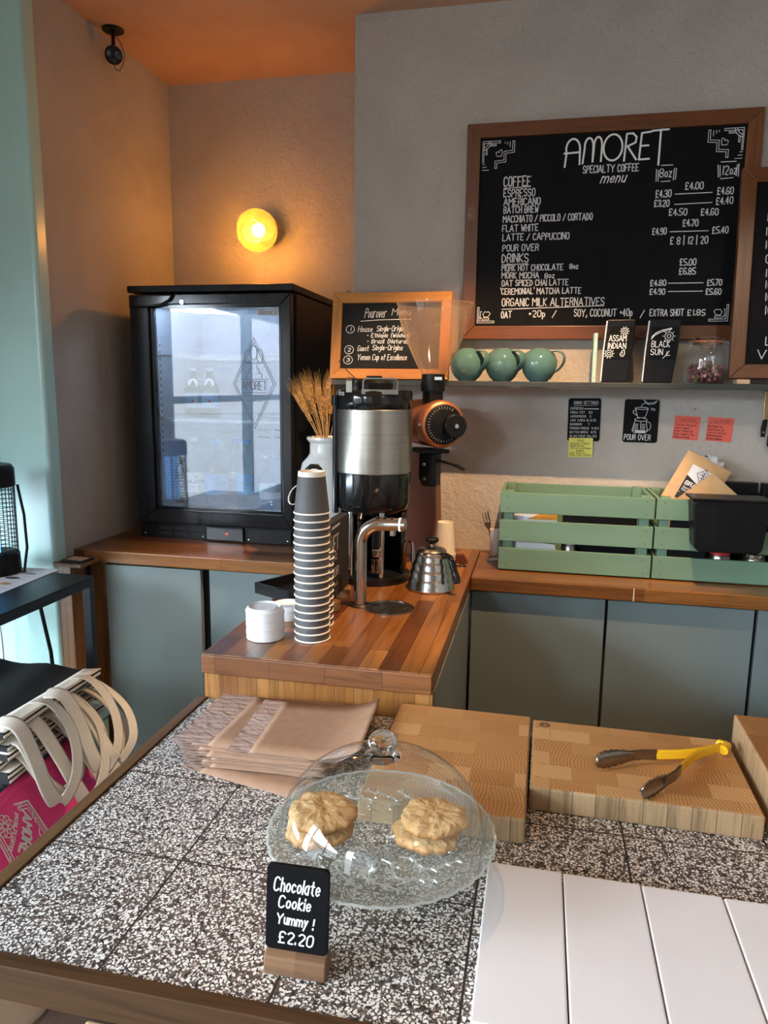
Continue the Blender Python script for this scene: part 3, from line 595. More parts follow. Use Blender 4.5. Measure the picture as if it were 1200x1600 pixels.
for i, a in enumerate((0.585, 1.08)):
    q = box(-0.018, 0.018, -0.028, 0.022, 0, 0.0135).build('wood_block', 'block_wood', None, bevel=0.001); q.location = (a, 2.405, 1.5024)
    tag(q, ['small pale wood block propping the left end of the leaning menu', 'small pale wood block propping the far end of the leaning menu'][i], 'block')
W3, H3 = 0.402, 0.288
b3 = framed_board('chalk_board', 'small bright pine framed pourover board behind the grinder hopper', 'menu board', W3, H3, (-0.702, 2.43, 1.5025), 0.034, 0.022, 'pine_x', 'pine_z', 'slate_grey', lean=0.17)
m = MB()
for s_, u, v_, w_, h in [('Pourover',.110,.083,.072,.032),('Menu',.203,.075,.062,.022),('House',.090,.130,.048,.019),('Single-Origin',.154,.128,.090,.018),('- Ethiopia (Washed)',.121,.148,.145,.013),('- Brazil (Natural)',.122,.168,.140,.013),('Guest',.091,.194,.037,.018),('Single-Origins',.142,.191,.102,.017),('Yemen Cup of Excellence',.091,.224,.168,.019),('1',.061,.127,.004,.012),('2',.057,.196,.010,.012),('3',.055,.230,.010,.012)]:
    write(m, s_, u, H3-v_, w_, h, 0.0018, -0.0140, 0.15)
for cx, cz, r in ((.063,.121,.013),(.062,.190,.014),(.060,.224,.014)): m.line([(cx+r*1.1*math.cos(R(a)), H3-cz+r*math.sin(R(a))) for a in range(0, 361, 20)], 0.0018, -0.014)
m.line([(.098,H3-.094),(.16,H3-.090),(.27,H3-.088)], 0.002, -0.014)
m.build('chalk_lettering', 'chalk_white', b3)
for a in (0.05, 0.335): MB().tube([(a+.006*math.cos(R(t)), -0.011, H3+.004+.006*math.sin(R(t))) for t in range(-60, 241, 25)], 0.0012, 6).build('hanging_ring', 'steel', b3)

# small cards and notes
def card(name, label, cat, cx, cz, w_, h, rot, mat, r=0.008, th=0.003, y=YM-0.0005):
    t = thing(name, label, cat, (cx, y, cz)); t.rotation_euler = (0, rot, 0)
    MB().prism(rrect(-w_/2, w_/2, -h/2, h/2, r), -th, 0, 'XZ').build('card_sheet', mat, t); return t
c1 = card('chalk_card', 'small black chalk card of grind settings above the yellow note', 'sign', .142, 1.381, .104, .142, R(-1), 'slate')
m = MB()
write(m, 'GRIND SETTINGS', -.034, .052, .078, .009, .0010, -.0034)
m.line([(-.034,.047),(.042,.048)], .0009, -.0034); m.line([(-.0,.0365),(.045,.036)], .0024, -.0034)
for i, (s_, w_) in enumerate([('ESPRESSO',.040),('MOKA POT   6.5',.070),('AEROPRESS   5',.066),('V60 (VIEW 6) 6.75',.082),('BANKING     7',.062),('FRENCH PRESS  9-10.5',.092),('BATCH BREW  11.75',.084),('SLOW POUR 30g 6.5',.086)]):
    write(m, s_, -.044, .034-.0130*i, w_, .0070, .0009, -.0034)
m.build('chalk_lettering', 'chalk', c1)
c2 = card('chalk_card', 'black pour over card with a chalk drawing of a coffee dripper', 'sign', .322, 1.381, .108, .140, R(0), 'slate')
m = MB(); write(m, 'POUR OVER', -.049, -.062, .082, .018, .0016, -.0034)
def L(*q): m.line(q, .0013, -.0034)
L(*[(.000+.020*math.cos(R(a)), .041+.0035*math.sin(R(a))) for a in range(0, 361, 20)]); L((-.020,.040),(-.012,.016),(-.007,.008)); L((.020,.040),(.014,.018),(.008,.008)); L((-.019,.036),(-.026,.032),(-.026,.026),(-.014,.018))
L(*[(.000+.019*math.cos(R(a)), .005+.006*math.sin(R(a))) for a in range(0, 361, 20)]); L((-.018,.002),(-.024,-.022),(-.026,-.032),(-.018,-.038),(.014,-.038),(.022,-.032),(.018,-.010),(.016,.002)); L((.018,-.002),(.028,-.004),(.032,-.016),(.028,-.028),(.020,-.032)); L((0,-.004),(.001,-.026))
for i in range(5): L((-.020-.001*i,-.010-.005*i),(-.008,-.010-.005*i)); L((.004,-.010-.005*i),(.014,-.011-.005*i))
for i in range(4): L((-.016,-.030-.002*i),(.016,-.031-.002*i))
L((-.002,.044),(.000,.054),(.010,.058)); L((.004,.069),(.010,.060),(.020,.054),(.038,.056),(.046,.066)); L((.008,.066),(.016,.058),(.036,.060),(.042,.064)); write(m, '17g', .028, .036, .012, .006, .001, -.0034)
m.build('chalk_drawing', 'chalk_white', c2)
yn = card('sticky_note', 'yellow sticky note with black handwriting below the grind settings card', 'note', .136, 1.289, .078, .064, R(-1), 'note_yellow', 0.0008, 0.0008, YM-0.0042)
m = MB()
write(m, 'Batch', -.010, .022, .020, .006, .0009, -.0012); m.line([(-.016,.020),(.012,.020)], .0007, -.0012)
for i, (s_, x_, w_) in enumerate([('Amount 72g in',-.034,.062),('Grind # 6.5',-.034,.044),('170 oz & kitchen',-.034,.066),('Jasmine',-.014,.024),('Use 55g in',-.034,.048),('Stay blue 250ml',-.034,.068)]): write(m, s_, x_, .011-.0078*i, w_, .0055, .0010, -.0012)
m.build('handwriting', 'ink', yn)
for (cx, cz, lab, lines) in ((.464, 1.362, 'left red sticky note of two on the wall above the kraft bag', ['Lot 11 £12','Tea like Mandarin','Sweet, Jammy','Lovely Tropical fruit','Floral, raspberry tone','& Body, cut Elegant']), (.565, 1.359, 'right red sticky note of two on the wall above the kraft bag', ['Lot 12 £20','Ripe Purple Fruit,','Caramel Grape, ripe','Calcutta beauty','Big Body Red Sweet','Anytime & Balanced'])):
    n_ = card('sticky_note', lab, 'note', cx, cz, .078, .076, R(3), 'note_red', 0.0008, 0.0008)
    m = MB(); write(m, lines[0], -.020, .023, .044, .007, .0008, -.0012); m.line([(-.036,.019),(.034,.019)], .0007, -.0012)
    for i, s_ in enumerate(lines[1:]): write(m, s_, -.036, .006-.0098*i, .045+.004*(len(s_) % 6), .006, .0008, -.0012)
    m.build('handwriting', 'ink', n_)
nl = MB(); nl.at((0.484, YM, 1.423), 0, PI/2).lathe([(0, .006), (.003, .006), (.003, .005), (.0012, .004), (.0012, -.004)], n=10)
tag(nl.build('wall_nail', 'steel_dark'), 'small nail head in the plaster above the red notes', 'nail')
op = thing('bottle_opener', 'silver hinged corkscrew opener hanging from a hook at right edge', 'opener', (.690, 2.515, 1.49))
MB().tube([(-.004,0,-.005),(-.012,-.002,-.012),(-.014,-.002,-.020),(-.006,-.002,-.024),(.004,-.002,-.018)], .0012, 6).build('hook', 'brass', op)
MB().prism([(-.008,-.008),(.014,-.008),(.012,-.055),(.006,-.10),(-.006,-.10),(-.008,-.055)], -.012, -.004, 'XZ').build('opener_arm', 'brass', op, bevel=.001)
MB().prism([(-.006,-.095),(.006,-.095),(.003,-.150),(-.008,-.150),(-.010,-.125)], -.014, -.003, 'XZ').build('opener_handle', 'black_satin', op, bevel=.001)
MB().at((-.003, -.015, -.135), 0, PI/2).lathe([(0,.001),(.003,.001),(.003,-.002)], n=10).build('rivet', 'steel', op)
op2 = thing('spatula', 'black rounded utensil hanging beside the corkscrew opener', 'utensil', (.716, 2.515, 1.48))
MB().prism(rrect(-.014, .03, -.175, -.13, .012), -.012, -.004, 'XZ').build('blade', 'black_satin', op2, bevel=.001); box(.002, .010, -.010, -.005, -.131, 0).build('handle', 'black_satin', op2)

# ================================================================== DRINKS FRIDGE
fr = thing('drinks_fridge', 'black glass door drinks fridge standing on the oak worktop', 'fridge', (-1.128, 2.66, T))
FX, FY = -1.128, 2.66
hw = 0.300; yF = 2.40-FY; yBk = 2.912-FY
m = MB()   # cabinet shell with a hollow inside
m.box(-hw, -hw+0.04, yF+0.045, yBk, 0.085, 0.868); m.box(hw-0.04, hw, yF+0.045, yBk, 0.0, 0.868)
m.box(-hw, -hw+0.04, yF+0.045, yBk, 0.0, 0.085); m.box(-hw+0.04, hw-0.04, yBk-0.03, yBk, 0.0, 0.868); m.box(-hw+0.04, hw-0.04, yF+0.045, yBk-0.03, 0.848, 0.868); m.box(-hw+0.04, hw-0.04, yF+0.045, yBk-0.03, 0.0, 0.09)
m.build('body', 'black_satin', fr, bevel=0.001)
box(-hw-0.003, hw+0.006, yF-0.006, yBk, 0.872, 0.895).build('top_panel', 'black_satin', fr, bevel=0.003)
m = MB(); a, b = hw-0.041, 0.847
m.box(-a, -a+0.003, yF+0.05, yBk-0.031, 0.091, b); m.box(a-0.003, a, yF+0.05, yBk-0.031, 0.091, b); m.box(-a, a, yBk-0.034, yBk-0.031, 0.091, b); m.box(-a, a, yF+0.05, yBk-0.031, b-0.003, b); m.box(-a, a, yF+0.05, yBk-0.031, 0.091, 0.094)
m.build('lining', 'fridge_lining', fr)
m = MB()
for i in range(2):
    for j in range(3): m.box(-0.02+0.075*j, 0.035+0.075*j, yBk-0.0358, yBk-0.0345, 0.375-0.03*i, 0.381-0.03*i)
m.build('air_vent', 'nozzle', fr)
box(-a+0.02, a-0.02, yF+0.058, yF+0.072, b-0.016, b-0.006).build('light_strip', 'fridge_led', fr)
for s_ in (-1, 1):
    m = MB(); m.box(s_*(a-0.006)-0.003, s_*(a-0.006)+0.003, yF+0.10, yF+0.115, 0.30, 0.72); 
    m.build('shelf_rail', 'shelf_wire', fr)
    m = MB()
    for i in range(17): m.box(s_*(a-0.0105)-0.0005, s_*(a-0.0105)+0.0005, yF+0.104, yF+0.111, 0.31+0.024*i, 0.32+0.024*i)
    m.build('rail_slots', 'nozzle', fr)
def wire_shelf(z):
    m = MB(); x0, x1, y0, y1 = -a+0.008, a-0.008, yF+0.075, yBk-0.05
    m.box(x0, x1, y0, y0+0.006, z-0.010, z); m.box(x0, x1, y1-0.005, y1, z-0.006, z)
    for i in range(27): xx = x0+(x1-x0)*i/26; m.box(xx-0.0013, xx+0.0013, y0, y1, z-0.004, z-0.001)
    for i in range(1, 12): yy = y0+(y1-y0)*i/12; m.box(x0, x1, yy-0.0013, yy+0.0013, z-0.006, z-0.004)
    return m.build('wire_shelf', 'shelf_wire', fr)
SZ = (0.105, 0.435, 0.665)
for z in SZ: wire_shelf(z)
# door
gx0, gx1, gz0, gz1 = -1.346-FX, -0.880-FX, 1.040-T, 1.740-T
dz0, dz1 = 0.060, 0.866
m = MB()
for (x0, x1, z0, z1) in ((-hw, gx0, dz0, dz1), (gx1, hw-0.006, dz0, dz1), (gx0, gx1, dz0, gz0), (gx0, gx1, gz1, dz1)): m.box(x0, x1, yF, yF+0.042, z0, z1)
m = MB()
O = [(-hw, dz0), (hw-0.006, dz0), (hw-0.006, dz1), (-hw, dz1)]; I = [(gx0-0.012, gz0-0.012), (gx1+0.012, gz0-0.012), (gx1+0.012, gz1+0.012), (gx0-0.012, gz1+0.012)]
for k in range(4): MB().prism([O[k], I[k], I[(k+1) % 4], O[(k+1) % 4]], yF, yF+0.04, 'XZ').build('door_rail' if k % 2 == 0 else 'door_stile', 'door_aluminium', fr, bevel=0.003)
m = MB(); Q = [(gx0, gz0), (gx1, gz0), (gx1, gz1), (gx0, gz1)]
for k in range(4): m.prism([I[k], Q[k], Q[(k+1) % 4], I[(k+1) % 4]], yF+0.012, yF+0.036, 'XZ')
m.build('door_gasket', 'black_gloss', fr)
dg = box(gx0-0.004, gx1+0.004, yF+0.020, yF+0.024, gz0-0.004, gz1+0.004).build('door_glass', 'glass_door', fr)
m = MB()
def D(*q): m.line([(gx1-0.095+x_, gz1-0.10+z_) for x_, z_ in q], 0.0019, yF+0.0190)
D((0,.0),(-.078,-.155),(0,-.31),(.078,-.155),(0,0)); D((0,-.014),(-.070,-.155),(0,-.296),(.070,-.155),(0,-.014))
for k in (-1, 0, 1): D(*[(.022*k+.012*math.cos(R(t)), -.062+.024*math.sin(R(t))+(0.012 if k == 0 else 0)) for t in range(0, 361, 30)])
D((-.028,-.085),(.028,-.085)); D((-.010,-.09),(-.010,-.105),(-.018,-.105),(-.018,-.12),(-.028,-.12),(-.028,-.138)); D((.010,-.09),(.010,-.105),(.018,-.105),(.018,-.12),(.028,-.12),(.028,-.138)); D((-.052,-.14),(.052,-.14))
write(m, 'AMORET', gx1-.095-.046, gz1-.10-.176, .092, .030, .0026, yF+.0190)
D((-.046,-.186),(.046,-.186)); D((-.040,-.196),(.040,-.196)); D((-.030,-.215),(.030,-.215))
m.build('etched_logo', 'print_grey', dg)
m = MB(); ox, oz = gx1-0.078, gz1-0.026
m.prism(rrect(ox, ox+0.074, oz, oz+0.022, 0.004), yF+0.017, yF+0.0198, 'XZ'); bd = m.build('badge', 'label_white', dg)
m = MB(); write(m, 'Blizzard', ox+0.008, oz+0.006, 0.058, 0.012, 0.0016, yF+0.0165)
m.line([(ox+.003,oz+.003),(ox+.071,oz+.003),(ox+.071,oz+.019),(ox+.003,oz+.019),(ox+.003,oz+.003)], 0.001, yF+0.0165); m.build('badge_lettering', 'ink', bd)
MB().at((-0.098, yF-0.001, dz1-0.027), 0, PI/2).lathe([(0, .004), (.007, .004), (.008, .001), (.008, -.002)], n=18).build('door_lock', 'chrome', fr)
m = MB(); m.prism([(-0.294, dz1-0.002), (-0.294, dz1-0.046), (-0.22, dz1-0.044), (-0.17, dz1-0.036), (-0.14, dz1-0.022), (-0.125, dz1-0.002)], yF-0.014, yF-0.0005, 'XZ'); m.build('door_handle', 'black_gloss', fr, bevel=0.005, seg=3)
m = MB(); m.box(-hw, hw, yF+0.02, yF+0.044, 0.0, 0.056); fp = m.build('front_grille', 'black_satin', fr, bevel=0.001)
m = MB()
for i in range(2):
    for j in range(3): m.box(-0.228+0.062*j, -0.180+0.062*j, yF+0.0185, yF+0.0199, 0.014+0.020*i, 0.024+0.020*i)
m.build('grille_slot', 'cabinet_inside', fp)
box(-0.035, 0.105, yF+0.008, yF+0.0199, 0.006, 0.054).build('control_panel', 'black_gloss', fr, bevel=0.001)
box(0.112, 0.285, yF+0.012, yF+0.0199, 0.004, 0.052).build('access_plate', 'black_satin', fr, bevel=0.001)
m = MB(); write(m, '-8', 0.034, 0.026, 0.012, 0.008, 0.0012, yF+0.0075); m.build('display', 'temperature_display', fr)
m = MB()
for xx, zz in ((-0.285, .015), (-0.055, .012), (0.125, .012), (0.272, .014)): m.at((xx, yF+(0.0195 if xx < 0 else 0.0115), zz), 0, PI/2).lathe([(0,.002),(.003,.001),(.003,-.001)], n=10)
m.build('screw', 'steel', fr)

# bottles in the fridge
def bottle(name, label, cat_loc, H, r, mat, cap, lab=None, lab2=None, txt=None, rot=0.0, group=None, emblem=None):
    t = thing(name, label, 'bottle', cat_loc, rot, group)
    prof = [(0, 0.002), (r*0.9, 0.0), (r, 0.006), (r, H*0.56), (r*0.86, H*0.66), (r*0.46, H*0.80), (r*0.36, H*0.86), (r*0.36, H*0.955)]
    MB().lathe(prof, n=28).build('bottle_body', mat, t)
    MB().lathe([(r*0.40, H*0.945), (r*0.42, H*0.95), (r*0.42, H*0.995), (r*0.38, H), (0, H)], n=20).build('bottle_cap', cap, t)
    if lab:
        lb = MB().lathe([(r+0.0006, H*0.20), (r+0.0006, H*0.50)], n=24, ang=(R(-170), R(-10))).build('front_label', lab, t)
        if txt:
            m = MB(); tmp = MB(); write(tmp, txt, -r*0.72, 0, r*1.44, H*0.045, 0.0016, 0); write(tmp, 'still water', -r*0.5, -H*0.06, r, H*0.022, 0.0008, 0)
            tmp.line([(r*.1*math.cos(R(q_)), H*0.09+r*.1*math.sin(R(q_))) for q_ in range(0, 361, 45)], 0.002, 0)
            m.v = [((r+0.0012)*math.sin(p[0]/r), -(r+0.0012)*math.cos(p[0]/r), H*0.34+p[2]) for p in tmp.v]; m.f = tmp.f; m.sm = tmp.sm
            m.build('label_lettering', 'navy', lb)
        if emblem:
            m = MB(); tmp = MB(); tmp.line([(-.7*r, H*.07), (.7*r, H*.07)], H*.025, 0); m.v = [((r+.0012)*math.sin(p[0]/r), -(r+.0012)*math.cos(p[0]/r), H*.38+p[2]) for p in tmp.v]; m.f = tmp.f; m.sm = tmp.sm; m.build('label_band', 'navy', lb)
            m = MB(); tmp = MB(); st = [(.22*r*(1 if k % 2 == 0 else .45)*math.sin(PI*k/5), .22*r*(1 if k % 2 == 0 else .45)*math.cos(PI*k/5)) for k in range(10)]
            tmp.add([(p[0], 0, p[1]) for p in st], [tuple(range(9, -1, -1))]); m.v = [((r+.0014)*math.sin(p[0]/r), -(r+.0014)*math.cos(p[0]/r), H*.34+p[2]) for p in tmp.v]; m.f = tmp.f; m.sm = tmp.sm; m.build('label_star', 'red', lb)
    if lab2: MB().at((0, -r*0.62, H*0.70), 0, PI/2-0.35).lathe([(0, .003), (r*0.55, .002), (r*0.55, 0)], n=18).build('neck_label', lab2, t)
    return t
B0 = T+SZ[0]+0.0005; B1 = T+SZ[1]+0.0005
GB = 'bottles standing in the drinks fridge'
bottle('glass_bottle', 'small green glass bottle with pale blue label, leftmost on the fridge floor', (-1.362, 2.62, B0), 0.182, 0.030, 'bottle_green', 'shelf_wire', 'label_pale_blue', 'label_white', None, R(25), GB, True)
bottle('glass_bottle', 'big clear water bottle with white label beside the small green bottle', (-1.284, 2.575, B0), 0.255, 0.044, 'bottle_clear', 'label_white', 'label_white', None, 'HILDON', R(28), GB)
bottle('glass_bottle', 'big clear water bottle with blue label next to the white labelled one', (-1.186, 2.55, B0), 0.25, 0.043, 'bottle_clear', 'label_blue', 'label_blue', None, 'HILDON', R(26), GB)
bottle('glass_bottle', 'clear water bottle with white label standing behind the two blue labelled bottles', (-1.150, 2.665, B0), 0.25, 0.042, 'bottle_clear', 'label_blue', 'label_white', None, 'HILDON', R(20), GB)
bottle('glass_bottle', 'right hand big water bottle with blue label in the fridge', (-1.076, 2.585, B0), 0.252, 0.044, 'bottle_clear', 'label_blue', 'label_blue', None, 'HILDON', R(20), GB)
bottle('glass_bottle', 'small clear glass bottle at the front right of the fridge floor', (-0.979, 2.545, B0), 0.20, 0.031, 'bottle_clear', 'label_white', 'label_white', None, None, R(20), GB)
bottle('glass_bottle', 'small clear glass bottle against the right wall of the fridge', (-0.917, 2.60, B0), 0.205, 0.030, 'bottle_clear', 'label_white', 'label_white', None, None, R(20), GB)
bottle('glass_bottle', 'left green sparkling water bottle on the middle fridge shelf', (-1.303, 2.62, B1), 0.185, 0.034, 'bottle_green', 'label_white', 'label_pale_blue', 'label_white', None, R(20), GB, True)
bottle('glass_bottle', 'right green sparkling water bottle on the middle fridge shelf', (-1.233, 2.615, B1), 0.185, 0.034, 'bottle_green', 'label_white', 'label_pale_blue', 'label_white', None, R(20), GB, True)

# ================================================================== WALL LAMP, SECURITY CAMERA
lp = thing('wall_lamp', 'glowing ribbed yellow glass wall lamp above the fridge', 'lamp', (-1.112, YB, 2.095))
MB().at((0, 0, 0), 0, PI/2).lathe([(0.0, 0.060), (0.046, 0.060), (0.050, 0.052), (0.056, 0.0)], n=36).build('wall_mount', 'block_wood', lp)
m = MB(); m.at((0, -0.058, 0), 0, PI/2+.27)
pr_ = [(0.034, 0.0), (0.058, 0.020), (0.074, 0.055), (0.079, 0.085), (0.072, 0.116), (0.056, 0.136), (0.044, 0.141), (0.042, 0.137), (0.0, 0.136)]
def rib(a, r, z): return 1+0.030*math.cos(a*44)
m.lathe(pr_, n=176, wob=rib); m.build('glass_shade', 'lamp_glass', lp)
MB().at((0, -0.058, 0), 0, PI/2+.27).lathe([(0.014, 0), (0.016, 0.028), (0.0, 0.029)], n=20).build('lamp_holder', 'brass', lp)
MB().at((0, -0.058, 0), 0, PI/2+.27).lathe([(0.011, 0.028), (0.018, 0.042), (0.026, 0.060), (0.024, 0.078), (0.012, 0.090), (0, 0.092)], n=24).build('bulb', 'bulb_light', lp)
d = bpy.data.lights.new('lamp_glow', 'POINT'); d.energy = 8.5; d.color = (1.0, 0.40, 0.085); d.shadow_soft_size = 0.02
o = bpy.data.objects.new('lamp_glow', d); COL.objects.link(o); o.parent = lp; o.location = (0, -0.152, -0.027)

sc = thing('security_camera', 'round black security camera hanging from the ceiling corner', 'camera', (-1.488, 2.475, ZC))
MB().lathe([(0, -0.001), (0.036, -0.001), (0.037, -0.004), (0.034, -0.007), (0, -0.007)], n=28).build('ceiling_plate', 'black_satin', sc)
MB().tube([(0, 0, -0.006), (0, -0.001, -0.032), (0.001, -0.004, -0.06)], [0.007, 0.006, 0.007], 10).build('stem', 'black_satin', sc)
cdir = Vector((0.5, -0.8, -0.35)).normalized()
m = MB(); m.M = Matrix.Translation((0.003, -0.008, -0.085)) @ cdir.to_track_quat('Z', 'Y').to_matrix().to_4x4()
m.lathe([(0, -.014), (.020, -.012), (.028, -.004), (.0295, .004), (.028, .010), (0, .011)], n=28); hd = m.build('camera_head', 'black_satin', sc)
m = MB(); m.M = Matrix.Translation((0.003, -0.008, -0.085)) @ cdir.to_track_quat('Z', 'Y').to_matrix().to_4x4()
m.lathe([(.025, .0112), (.018, .014), (0, .0155)], n=28); m.build('lens_glass', 'black_gloss', hd)
MB().tube([(0.003, -0.008, -0.113), (0.006, -0.006, -0.128), (0.020, -0.004, -0.135), (0.034, -0.002, -0.115), (0.040, 0, -0.085), (0.030, 0, -0.05), (0.010, 0.0, -0.020), (0.004, 0, -0.008)], 0.0016, 6).build('cable', 'brown_leather', sc)

# ================================================================== THINGS ON THE SHELF
ZS = 1.5022
def teapot(loc, rz, label):
    t = thing('teapot', label, 'teapot', loc, rz, 'teal round teapots on the shelf')
    r = 0.0565
    MB().lathe([(0, 0), (.028, 0), (.030, .004), (.040, .013), (.050, .028), (.0565, .050), (.055, .070), (.046, .088), (.034, .0965), (.0335, .0955)], n=40).build('pot_body', 'teal_glaze', t)
    MB().lathe([(.0333, .0955), (.033, .0975), (.024, .103), (.012, .106), (0, .1065)], n=36).build('lid', 'teal_glaze', t)
    pts = [(0.036, 0, 0.093), (0.056, 0, 0.0955), (0.074, 0, 0.091), (0.083, 0, 0.077), (0.080, 0, 0.058), (0.068, 0, 0.040), (0.050, 0, 0.028)]
    MB().strap(pts, (0, 1, 0), 0.028, 0.005).build('handle', 'teal_glaze', t, sub=2)
    MB().tube([(-0.042, 0.0, 0.060), (-0.058, 0.0, 0.074), (-0.068, 0.0, 0.086)], [0.013, 0.009, 0.006], 14).build('spout', 'teal_glaze', t)
    return t
t0 = teapot((-0.239, 2.415, ZS), R(-36), 'teal round teapot half hidden behind the grinder hopper')
dup(t0, (-0.127, 2.42, ZS), R(-36), 'middle teal round teapot of the three on the shelf')
dup(t0, (-0.012, 2.42, ZS), R(-20), 'teal round teapot nearest the black tea pouches')

def pouch(name, label, x0, x1, H, words, art):
    t = thing(name, label, 'tea pouch', ((x0+x1)/2, 2.425, ZS), R(-3)); w_ = (x1-x0)/2
    m = MB(); m.prism([(-w_+.004, 0), (w_-.006, 0), (w_+.006, H*.55), (w_+.009, H), (-w_+.012, H), (-w_+.006, H*.5)], -0.03, 0.03, 'XZ'); m.build('pouch_body', 'black_satin', t, bevel=0.003)
    m = MB(); m.tube([(-w_+.003, -.031, .004), (-w_+.006, -.031, H*.5), (-w_+.012, -.031, H-.004)], 0.0022, 8); m.build('side_seam', 'shelf_wire', t)
    m = MB(); m.prism([(-w_+.018, .072), (w_-.002, .072), (w_+.003, .168), (-w_+.022, .168)], -0.0322, -0.0316, 'XZ'); lb = m.build('label_panel', 'slate', t)
    m = MB(); y = -0.0328
    for s_, x_, z_, ww, h in words: write(m, s_, x_, z_, ww, h, 0.0020, y)
    for q in art: m.line(q, 0.0018, y)
    m.build('chalk_lettering', 'chalk_white', lb); return t
def blob(cx, cz, r, n=14, sp=0.0, rays=10):
    out = [[(cx+r*math.cos(R(a)), cz+r*math.sin(R(a))) for a in range(0, 361, 30)], [(cx+.45*r*math.cos(R(a)), cz+.45*r*math.sin(R(a))) for a in range(0, 361, 40)]]
    for k in range(rays): a = 2*PI*k/rays; out.append([(cx+r*1.25*math.cos(a), cz+r*1.25*math.sin(a)), (cx+r*1.5*math.cos(a), cz+r*1.5*math.sin(a))])
    return out
pouch('tea_pouch', 'black tea pouch reading assam indian, left of the two', .176, .262, .190, [('ASSAM', -.022, .125, .050, .018), ('INDIAN', -.024, .103, .052, .017)], blob(.022, .155, .009)+blob(-.020, .088, .010)+[[(.016,.080),(.012,.086),(.018,.096),(.024,.100),(.026,.088),(.022,.080),(.016,.080)], [(.018,.084),(.020,.092)]])
pouch('tea_pouch', 'black tea pouch reading black sun, beside the rose bud jar', .299, .393, .190, [('BLACK', -.024, .108, .052, .018), ('SUN', -.025, .085, .034, .017)], blob(.024, .140, .012, rays=8)+[[(-.026,.130),(-.018,.142),(0,.152),(.030,.160)], [(-.026,.138),(-.014,.150),(.004,.158),(.030,.164)], [(-.026,.134),(-.016,.147),(.0,.156),(.03,.162)], [(.010,.074),(.018,.082),(.028,.096)], [(.018,.082),(.030,.084)], [(.020,.086),(.022,.095)]])
q = box(-.006, .006, -.03, .03, 0, .152).build('paper_packet', 'pale_teal', None, bevel=.001); q.location = (.158, 2.455, ZS); tag(q, 'narrow pale teal packet standing behind the assam pouch', 'packet')

jr = thing('clip_top_jar', 'clip top glass jar of dried rose buds on the shelf', 'jar', (.487, 2.425, ZS))
MB().lathe([(0, .002), (.048, .002), (.053, .008), (.054, .085), (.050, .100), (.041, .112), (.040, .122), (.042, .124)], n=40).build('jar_glass', 'glass_clear', jr)
MB().lathe([(.042, .127), (.043, .131), (.036, .138), (.020, .141), (0, .141)], n=36).build('glass_lid', 'glass_clear', jr)
MB().lathe([(.040, .1245), (.0455, .1245), (.0455, .1268), (.040, .1268)], n=36).build('rubber_seal', 'orange_rubber', jr)
m = MB(); m.tube([(.0445*math.cos(R(a)), .0445*math.sin(R(a)), .118) for a in range(0, 361, 12)], .0013, 6); m.tube([(.0445*math.cos(R(a)), .0445*math.sin(R(a)), .134) for a in range(0, 361, 12)], .0013, 6)
m.tube([(-.010,-.044,.134),(-.012,-.050,.124),(-.010,-.052,.108),(0,-.0525,.102),(.010,-.052,.108),(.012,-.050,.124),(.010,-.044,.134)], .0013, 6); m.tube([(-.008,-.047,.118),(-.008,-.054,.10),(-.008,-.056,.088),(.008,-.056,.088),(.008,-.054,.10),(.008,-.047,.118)], .0013, 6)
m.build('wire_clip', 'chrome', jr)
m = MB(); m2 = MB(); m3 = MB()
for k in range(150):
    a = random.uniform(0, 2*PI); rr = .046*math.sqrt(random.random()); z = .010+random.random()*.060*(1-.25*rr/.046)
    q = (m, m2, m3)[random.choice((0,0,0,1,2))]; s_ = random.uniform(.005, .0085); q.M = Matrix.Translation((rr*math.cos(a), rr*math.sin(a), z)) @ Matrix.Rotation(random.uniform(0, 3), 4, Vector((random.random()-.5, random.random()-.5, random.random())).normalized())
    q.lathe([(0, -s_*.9), (s_*.7, -s_*.4), (s_*.85, s_*.1), (s_*.5, s_*.8), (.0, s_*.9)], n=7)
rb = m.build('rose_buds', 'rose', jr); rb['kind'] = 'stuff'; x = m2.build('pale_rose_buds', 'rose_pale', jr); x['kind'] = 'stuff'; x = m3.build('rose_leaves', 'rose_green', jr); x['kind'] = 'stuff'

# ================================================================== GREEN CRATES AND CONTENTS
def crate(label, x0, x1):
    t = thing('wooden_crate', label, 'crate', ((x0+x1)/2, 2.38, T)); w_ = (x1-x0)/2; y0, y1 = 2.25-2.38, 2.505-2.38
    for k, (a, b) in enumerate(((.004, .072), (.094, .160), (.183, .246))):
        MB().box(-w_, w_, y0, y0+.011, a, b).build('front_slat', 'crate_paint', t, bevel=.0015)
        MB().box(-w_, w_, y1-.011, y1, a, b).build('back_slat', 'crate_paint', t, bevel=.0015)
        for s_ in (-1, 1): MB().box(s_*(w_-.006)-.0055, s_*(w_-.006)+.0055, y0+.012, y1-.012, a, b).build('end_slat', 'crate_paint', t, bevel=.0015)
    for s_ in (-1, 1):
        for yy in (y0+.0115, y1-.0355): MB().box(s_*(w_-.026)-.014, s_*(w_-.026)+.014, yy, yy+.024, .002, .250).build('corner_post', 'crate_paint', t, bevel=.0015)
    for k in range(4): MB().box(-w_+.012, w_-.012, y0+.036+.048*k, y0+.076+.048*k, .001, .008).build('floor_slat', 'crate_paint', t)
    m = MB()
    for s_ in (-1, 1):
        for zz in (.018, .058, .108, .146, .196, .234): m.at((s_*(w_-.022), y0, zz), 0, PI/2).lathe([(0,.0006),(.0016,.0004),(.0016,-.001)], n=8)
    m.build('nail_heads', 'cabinet_inside', t); return t
crate('left green painted slatted crate on the worktop', -.108, .344)
crate('right green painted slatted crate carrying the black bin', .349, .801)
